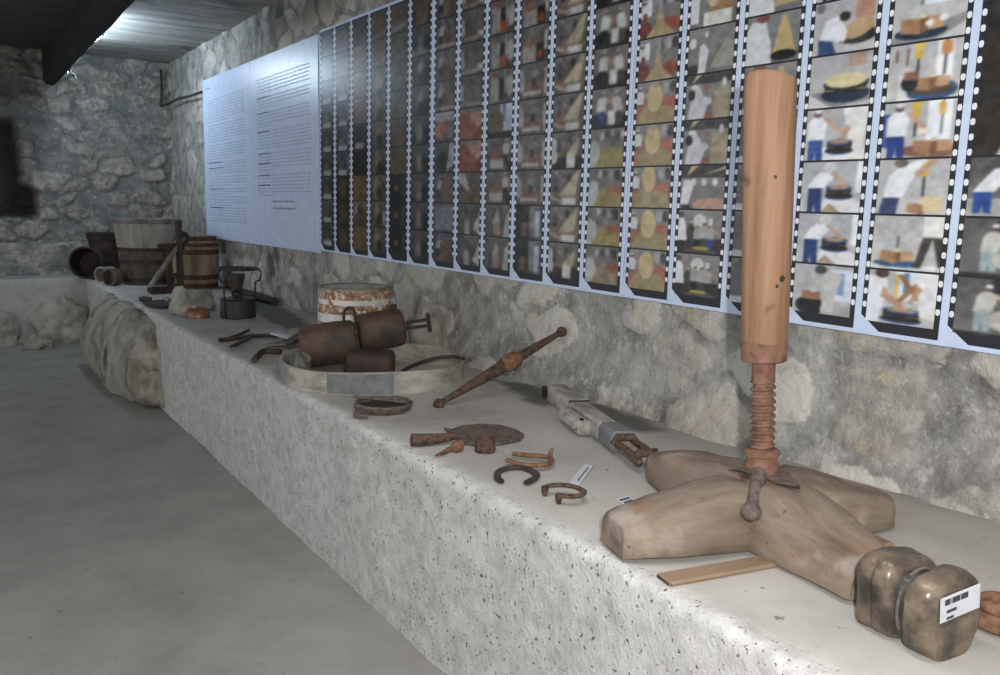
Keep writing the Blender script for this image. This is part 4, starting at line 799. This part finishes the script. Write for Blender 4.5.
aA = math.atan2(at(322, 386, .77)[1] - HC[1], at(322, 386, .77)[0] - HC[0]); aB = math.atan2(at(399, 390, .77)[1] - HC[1], at(399, 390, .77)[0] - HC[0])
band(aA, aB, HR + .009, HR + .0045, BZ + .010, .820, 'metal_patch', zinc, HP, 24)
aC = math.atan2(at(279, 366, .77)[1] - HC[1], at(279, 366, .77)[0] - HC[0])
band(aC - .9 + 2 * math.pi if aC < 0 else aC - .55, (aC + 2 * math.pi if aC < 0 else aC) + .6, HR + .004, HR + .0005, BZ + .004, .822, 'grey_overlap', mat('greyed_bentwood', [rgb(120, 120, 122), rgb(142, 142, 142), rgb(160, 158, 156)], 9, rough=.7, bump=.2), HP, 30)
def rbox_drum(name, c, ax, ln, rw, rh, mt, root, seed):
    X = Vector(ax).normalized(); Y = Vector((0, 0, 1)).cross(X).normalized(); Zv = X.cross(Y); rings = []; c = Vector(c)
    for s, k in ((-.5, .55), (-.49, .80), (-.46, .93), (-.42, .99), (-.2, 1.03), (0, 1.04), (.2, 1.03), (.42, .99), (.46, .93), (.49, .80), (.5, .55)):
        rings.append([c + X * (ln * s) + Y * (rw * k * math.copysign(abs(math.cos(a)) ** .75, math.cos(a))) + Zv * (rh * k * math.copysign(abs(math.sin(a)) ** .75, math.sin(a))) for a in [2 * math.pi * q / 36 for q in range(36)]])
    return MB().loft(rings).build(name, mt, root, bump=(.004, 6, seed))
DA = thing('metal_drum', (1.80, 4.20, BZ), 'large brown rusty drum with an iron loop on top, leaning over the hoop rim', 'drum')
ca = Vector(at_y(331, 343, 4.22)); axA = Vector((.80, -.32, .13))
rbox_drum('body', ca - axA.normalized() * .012, axA, .305, .105, .108, brown_metal, DA, 3)
lp = Vector(at_y(350, 321, 4.20)); lp.z -= .0
MB().tube(smoothp([lp + Vector((-.028, .01, -.035)), lp + Vector((-.030, .01, .04)), lp + Vector((-.012, .006, .068)), lp + Vector((.018, 0, .064)), lp + Vector((.030, 0, .03)), lp + Vector((.030, 0, -.05))]), .0085, 8).build('loop_handle', iron_dark, DA)
DB = thing('metal_drum', (2.08, 4.17, BZ), 'brown rusty drum with an axle sticking out, behind the loop-handled drum', 'drum')
cb_ = Vector(at_y(381, 330, 4.215)); axB = Vector((.85, -.30, .12)); rbox_drum('body', cb_, axB, .26, .098, .102, brown_metal, DB, 9)
xB = axB.normalized(); zB = Vector((0, 0, 1)); yB = zB.cross(xB)
for dz in (-.012, .022): MB().tube([cb_ + xB * .14 + zB * dz, cb_ + xB * .265 + zB * dz], .0085, 8).build('axle_rod', iron_dark, DB)
MB().box(cb_ + xB * .272 + zB * .004, (.016, .05, .105), tuple(xB), (0, 0, 1), bev=.005).build('end_plate', iron_dark, DB)
MB().tube([cb_ + xB * .07 + zB * .10, cb_ + xB * .07 + zB * .135], .018, 8).build('stub', iron_dark, DB)
DC = thing('metal_canister', (1.865, 3.905, BZ), 'smaller dark rusty rounded canister inside the hoop, before the drums', 'canister')
rbox_drum('body', Vector((1.865, 3.905, .800)), (.83, -.55, 0), .245, .078, .080, dark_brown_metal, DC, 12)
# curved rod over the rim, cloth lump
P = smoothp([tuple(at(398, 374, .735)), tuple(at(412, 366, .785)), tuple(at(434, 358.5, .835)), tuple(at(452, 356.5, .842)), tuple(at(464, 358.5, .838))])
single(MB().tube(P, .0095, 8), 'curved_rod', iron_dark, at(404, 372), 'thin dark curved iron rod resting on the right side of the hoop', 'rod')
def lump(name, c, rad, seed, mt, label, cat, zmin=BZ, rough=.6): return rock(name, c, rad, seed, mt, label, cat, rough, zmin)
cl = at_y(290, 354, 4.28); lump('cloth_lump', (1.552, 4.08, .785), (.05, .08, .075), 41, cloth_mat, 'crumpled grey-green cloth lump at the left end inside the hoop', 'cloth', rough=.9)
lump('leaning_stone', (2.50, 4.40, .80), (.085, .15, .20), 52, pale_rock, 'pale triangular stone leaning on the wall behind the hoop', 'stone', rough=.3)

# ------------------------------------------------------------------ white rusty tub
def staves(n, d): return lambda t, z: 1 - d * (abs(((t * n / (2 * math.pi)) % 1) - .5) > .42)
c = at(355.5, 287, 1.115)[:2] + np.array([.0, .0]); WT = thing('white_tub', (c[0], c[1], BZ), 'whitewashed tub with flaking rust-brown bands and a dusty lid', 'tub')
MB().lathe([(.0, 0), (.238, 0), (.236, .02), (.222, .39), (.218, .398)], (c[0], c[1], BZ), n=96, rf=staves(24, .012)).build('body', white_rust, WT)
for z0, h in ((.115, .014), (.185, .014), (.250, .055), (.335, .055)):
    f = lambda z: .238 - .016 * z / .39 + .0035
    MB().lathe([(f(z0) - .004, z0), (f(z0), z0 + .002), (f(z0 + h), z0 + h - .002), (f(z0 + h) - .004, z0 + h)], (c[0], c[1], BZ), n=64, caps=False).build('hoop', band_rust, WT)
MB().lathe([(.214, .385), (.226, .388), (.226, .402), (.211, .406), (.196, .396), (.0, .394)], (c[0], c[1], BZ), n=64).build('lid', lid_mat, WT)

# ------------------------------------------------------------------ sticks and blades on the bench behind the hoop
def sticks(name, paths, mt, label, cat, z=.735, parts=None):
    b0 = paths[0][0][0]; t = thing(name, tuple(at(b0[0], b0[1], BZ)), label, cat)
    for k, (px, r) in enumerate(paths): MB().tube(smoothp(pathw(px, z)), r, 8, flat=.8).build((parts or ['handle', 'prong', 'prong', 'prong'])[k], mt, t, bump=(.004, 12, k))
    return t
sticks('forked_branch', [([(219, 340), (235, 338.5), (255, 336), (278, 335.5)], .017), ([(231, 346.5), (240, 343), (250, 337.5)], .014), ([(230, 337.5), (240, 334), (249, 330)], .012)], dark_wood, 'dark forked stick lying on the bench left of the hoop', 'stick', .735, ['stem', 'prong', 'prong'])
single(MB().tube(smoothp(pathw([(254, 360), (259, 355), (263, 351.5), (272, 351), (281, 351.5)], .74)), .018, 8), 'bent_stick', dark_wood, at(262, 354), 'short dark bent stick touching the hoop on its left', 'stick')
def blade(px, mt, name, label, cat, z=.745, th=.012):
    W = [at(x, y, z) for x, y in px]; n = len(W)
    b = MB().loft([[(w[0], w[1], z - th) for w in W], [tuple(w) for w in W]], True, 0, False); return single(b, name, mt, sum(W) / n, label, cat)
blade([(270, 332.5), (277, 331), (292, 335), (288, 337.3)], card_mat, 'white_strip', 'narrow white flat strip lying across the forked stick', 'strip', .768)
blade([(265, 344.5), (277, 341.5), (292, 336.5), (300, 337), (286, 343.5)], grey_wood_far, 'grey_lath', 'grey flat lath lying beside the forked stick, pointing to the tub', 'lath', .735)
blade([(284, 331), (292, 327.5), (300, 328), (303, 331.5), (292, 334.5)], pale_rock, 'pale_chip', 'pale flat chip on the dark stain between the tub and the sticks', 'chip', .742)

# ------------------------------------------------------------------ oil stove
c = np.array([2.02, 6.62]); SV = thing('oil_stove', (c[0], c[1], BZ), 'dark green tin oil stove with a burner and a wire pot ring', 'stove')
MB().lathe([(.0, .0), (.125, .0), (.132, .008), (.130, .05), (.126, .14), (.132, .148), (.126, .156), (.06, .168), (.03, .175), (.0, .175)], (c[0], c[1], BZ), n=40).build('tank', green_tin, SV)
MB().lathe([(.03, .165), (.03, .20), (.055, .215), (.04, .225), (.04, .24), (.058, .31), (.062, .345), (.055, .345), (.0, .33)], (c[0], c[1], BZ), n=28).build('burner', iron_dark, SV)
MB().tube([(c[0] + .155 * math.cos(a), c[1] + .155 * math.sin(a), BZ + .385) for a in [2 * math.pi * k / 36 for k in range(36)]], .010, 8, closed=True).build('pot_ring', iron_dark, SV)
MB().tube([(c[0] + .075 * math.cos(a), c[1] + .075 * math.sin(a), BZ + .385) for a in [2 * math.pi * k / 28 for k in range(28)]], .008, 8, closed=True).build('inner_ring', iron_dark, SV)
for k in range(3):
    a = -.55 + k * 2 * math.pi / 3; X = Vector((math.cos(a), math.sin(a), 0)); c3 = Vector((c[0], c[1], BZ))
    MB().tube(smoothp([c3 + X * .07 + Vector((0, 0, .387)), c3 + X * .16 + Vector((0, 0, .387)), c3 + X * .185 + Vector((0, 0, .36)), c3 + X * .175 + Vector((0, 0, .30)), c3 + X * .145 + Vector((0, 0, .285)), c3 + X * .138 + Vector((0, 0, .2)), c3 + X * .138 + Vector((0, 0, .005))]), .007, 8).build('leg', iron_dark, SV)
c = at(200, 318, .72); CB = thing('copper_bowl', (c[0], c[1] + .06, BZ), 'small dull copper bowl turned upside down, left of the stove', 'bowl')
MB().lathe([(.085, .0), (.092, .004), (.090, .03), (.072, .07), (.04, .09), (.0, .094)], (c[0], c[1] + .06, BZ), n=32).build('shell', copper, CB); MB().lathe([(.086, -.001), (.098, .001), (.098, .007), (.088, .008)], (c[0], c[1] + .06, BZ), n=32, caps=False).build('rim', copper, CB)
lump('grey_stone', (1.70, 7.00, .78), (.085, .13, .135), 61, pale_rock, 'grey pointed stone lump standing beside the copper bowl', 'stone', rough=.3)
lump('dark_stone', (1.93, 7.22, .78), (.085, .12, .12), 66, boulder_mat, 'darker stone slab between the copper bowl and the barrel', 'stone', rough=.4)
b = MB(); b.tube([(2.57, 7.32, .752), (2.56, 7.8, .755), (2.55, 8.45, .755)], [.035, .04, .032], 10); single(b, 'dark_pole', dark_wood, (2.57, 7.7), 'dark wooden pole lying at the foot of the wall behind the stove', 'pole', bump=(.01, 6, 2))
blade([(234, 298), (252, 296), (256, 302.5), (248, 306), (238, 304)], dark_wood, 'dark_board', 'dark flat scrap of board on the bench right behind the stove', 'board', .75, .03)

# ------------------------------------------------------------------ wooden barrel
c = np.array([2.37, 9.16]); BR = thing('barrel', (c[0], c[1], BZ), 'small brown wooden barrel with rusty hoops near the corner', 'barrel')
bp = lambda z: .205 + .028 * math.sin(math.pi * z / .55) - .01 * z
MB().lathe([(.0, .0)] + [(bp(z), z) for z in np.linspace(0, .55, 14)] + [(.17, .55), (.168, .53), (0, .53)], (c[0], c[1], BZ), n=112, rf=staves(20, .014)).build('body', barrel_wood, BR)
for z0, h in ((.012, .05), (.10, .05), (.36, .05), (.44, .035), (.50, .045)):
    MB().lathe([(bp(z0) - .002, z0), (bp(z0) + .006, z0 + .002), (bp(z0 + h) + .006, z0 + h - .002), (bp(z0 + h) - .002, z0 + h)], (c[0], c[1], BZ), n=64, caps=False).build('hoop', barrel_rust, BR)
# hand-crank frame
y = 8.75; CK = thing('crank_frame', (2.02, y, BZ), 'dark wooden crank frame with upright post and slanting grey board', 'frame')
qa, qb = at_y(179.5, 293, y), at_y(179.5, 220, y)
MB().box((qa + qb) / 2, (.055, .055, qb[2] - BZ), bev=.006, up=(0, 0, 1)).build('upright_post', dark_wood, CK)
q = at_y(169.5, 275, y + .12); MB().box((q[0], y + .12, BZ + .2), (.05, .05, .40), bev=.006).build('rear_post', dark_wood, CK)
s0, s1 = Vector(at_y(150, 287, y - .08)), Vector(at_y(183, 238, y + .06)); s0.z = max(s0.z, BZ + .03); dv = s1 - s0
MB().box((s0 + s1) / 2, (dv.length, .10, .032), tuple(dv), (-dv.z, 0, dv.x), bev=.006).build('slanting_board', grey_wood_far, CK)
q0, q1 = Vector(at_y(158, 247.5, y + .05)), Vector(at_y(184, 246, y + .05)); MB().box((q0 + q1) / 2, ((q1 - q0).length, .06, .075), tuple(q1 - q0), bev=.008).build('cross_bar', dark_wood, CK)
q = at_y(183.5, 238, y + .07); MB().lathe([(0, -.02), (.062, -.02), (.068, 0), (.062, .02), (0, .02)], tuple(q), (.5, -.85, .1), 24).build('wheel', dark_wood, CK)
MB().box((1.96, y + .02, BZ + .03), (.30, .16, .06), bev=.01).build('foot_block', dark_wood, CK)
MB().tube([tuple(at_y(168, 276, y)), tuple(at_y(184, 272, y))], .014, 8).build('handle', iron_dark, CK)
blade([(138.5, 297.5), (143, 296), (152, 297), (150, 299.5), (141, 299.3)], dark_wood, 'wood_scrap', 'small dark wood scrap at the bench edge, furthest left of the scraps', 'scrap', .745, .02)
blade([(143, 302), (158, 299.5), (172, 300), (178, 303), (164, 306.5), (150, 305)], dark_wood, 'wood_scrap', 'larger dark flat wood scrap lying before the crank frame', 'scrap', .745, .02)
b = MB()
for p in ([(163, 298.5), (170, 303), (176, 303.5)], [(166, 297), (173, 300), (178, 298)]): b.tube(smoothp(pathw(p, .756)), .007, 6)
single(b, 'bent_wire', grey_wood_far, at(170, 301, BZ), 'pale bent wire lying on the flat wood scrap', 'wire')

# ------------------------------------------------------------------ big tub, pots and bucket near the corner
c = np.array([2.04, 9.86]); BT = thing('wooden_tub', (c[0], c[1], BZ), 'big tall wooden tub, pale above and dark below, near the corner', 'tub')
tp = lambda z: .255 + .085 * z / .70
MB().lathe([(.0, .0), (tp(0), 0), (tp(.38), .38)], (c[0], c[1], BZ), n=120, rf=staves(22, .012)).build('lower_staves', dark_tub, BT)
MB().lathe([(tp(.38), .38), (tp(.70), .70), (tp(.7) - .022, .70), (tp(.4) - .03, .40), (0, .38)], (c[0], c[1], BZ), n=120, caps=False, rf=staves(22, .012)).build('upper_staves', tub_wood, BT)
for z0, h in ((.03, .045), (.22, .05), (.36, .04)):
    MB().lathe([(tp(z0) - .002, z0), (tp(z0) + .007, z0 + .002), (tp(z0 + h) + .007, z0 + h - .002), (tp(z0 + h) - .002, z0 + h)], (c[0], c[1], BZ), n=64, caps=False).build('hoop', iron_dark, BT)
MB().lathe([(tp(.66) + .002, .655), (tp(.66) + .014, .66), (tp(.71) + .016, .705), (tp(.71) - .026, .712), (tp(.7) - .03, .69)], (c[0], c[1], BZ), n=64, caps=False).build('rim', grey_wood_far, BT)
y = 11.02; q = at_y(106.5, 262, y); BK = thing('dark_bucket', (q[0], y, .80), 'dark flared bucket raised behind the lying pots, left of the big tub', 'bucket')
MB().lathe([(.0, .0), (.135, .0), (.20, .40), (.212, .41), (.212, .43), (.195, .43), (.13, .03), (0, .03)], (q[0], y, .80), n=40).build('body', iron_dark, BK)
for z0 in (.08, .36): MB().lathe([(.135 + .065 * z0 / .4, z0), (.143 + .065 * z0 / .4, z0 + .003), (.146 + .065 * z0 / .4, z0 + .03), (.138 + .065 * z0 / .4, z0 + .033)], (q[0], y, .80), n=40, caps=False).build('hoop', dark_wood, BK)
single(MB().box((q[0], y, .757), (.28, .22, .072), bev=.02, jit=.006), 'stone_block', pale_rock, (q[0], y), 'rough flat stone block under the dark bucket', 'stone')
y = 10.60; q = at_y(89, 257.5, y); axp = Vector((-.42, -.9, .12)); LP = thing('lying_pot', (q[0], y, BZ), 'dark round pot lying on its side, open mouth facing out, at the bench corner', 'pot')
rp_ = .178
MB().lathe([(0, -.20), (rp_ * .6, -.19), (rp_ * .9, -.13), (rp_ * .98, -.02), (rp_ * .97, .09), (rp_ * 1.02, .10), (rp_ * 1.02, .12), (rp_ * .93, .12), (rp_ * .90, -.02), (rp_ * .8, -.13), (0, -.16)], (q[0], y, BZ + rp_ * 1.01), axp, n=40, caps=False).build('body', iron_dark, LP)
MB().tube([Vector((q[0], y, BZ + rp_ * 1.01)) + axp.normalized() * .13 + Vector((math.cos(a) * .9, -math.cos(a) * .42, math.sin(a) * 1.0)) * rp_ * .97 for a in [2 * math.pi * k / 32 for k in range(32)]], .012, 6, closed=True).build('rim', dark_wood, LP)
def can(px, py, y, r, ln, ax, mt, label):
    q = at_y(px, py, y); X = Vector(ax).normalized(); t = thing('small_can', (q[0], y, BZ), label, 'can', 'small cans lying on their sides')
    MB().lathe([(0, -ln), (r * .95, -ln), (r, -ln * .9), (r, 0), (r * .86, .002), (r * .84, -ln * .8), (0, -ln * .82)], (q[0], y, BZ + r), X, n=28, caps=False).build('body', mt, t)
    MB().lathe([(r * .99, -.018), (r * 1.05, -.014), (r * 1.05, .006), (r * .86, .008)], (q[0], y, BZ + r), X, n=28, caps=False).build('rim', mt, t)
can(101, 273, 10.12, .085, .17, (-.75, -.6, 0), tub_wood, 'pale small can lying on its side beside the round pot')
can(109, 276, 9.70, .088, .11, (-.8, -.55, 0), dark_tub, 'dark small can lying on its side against the big tub')
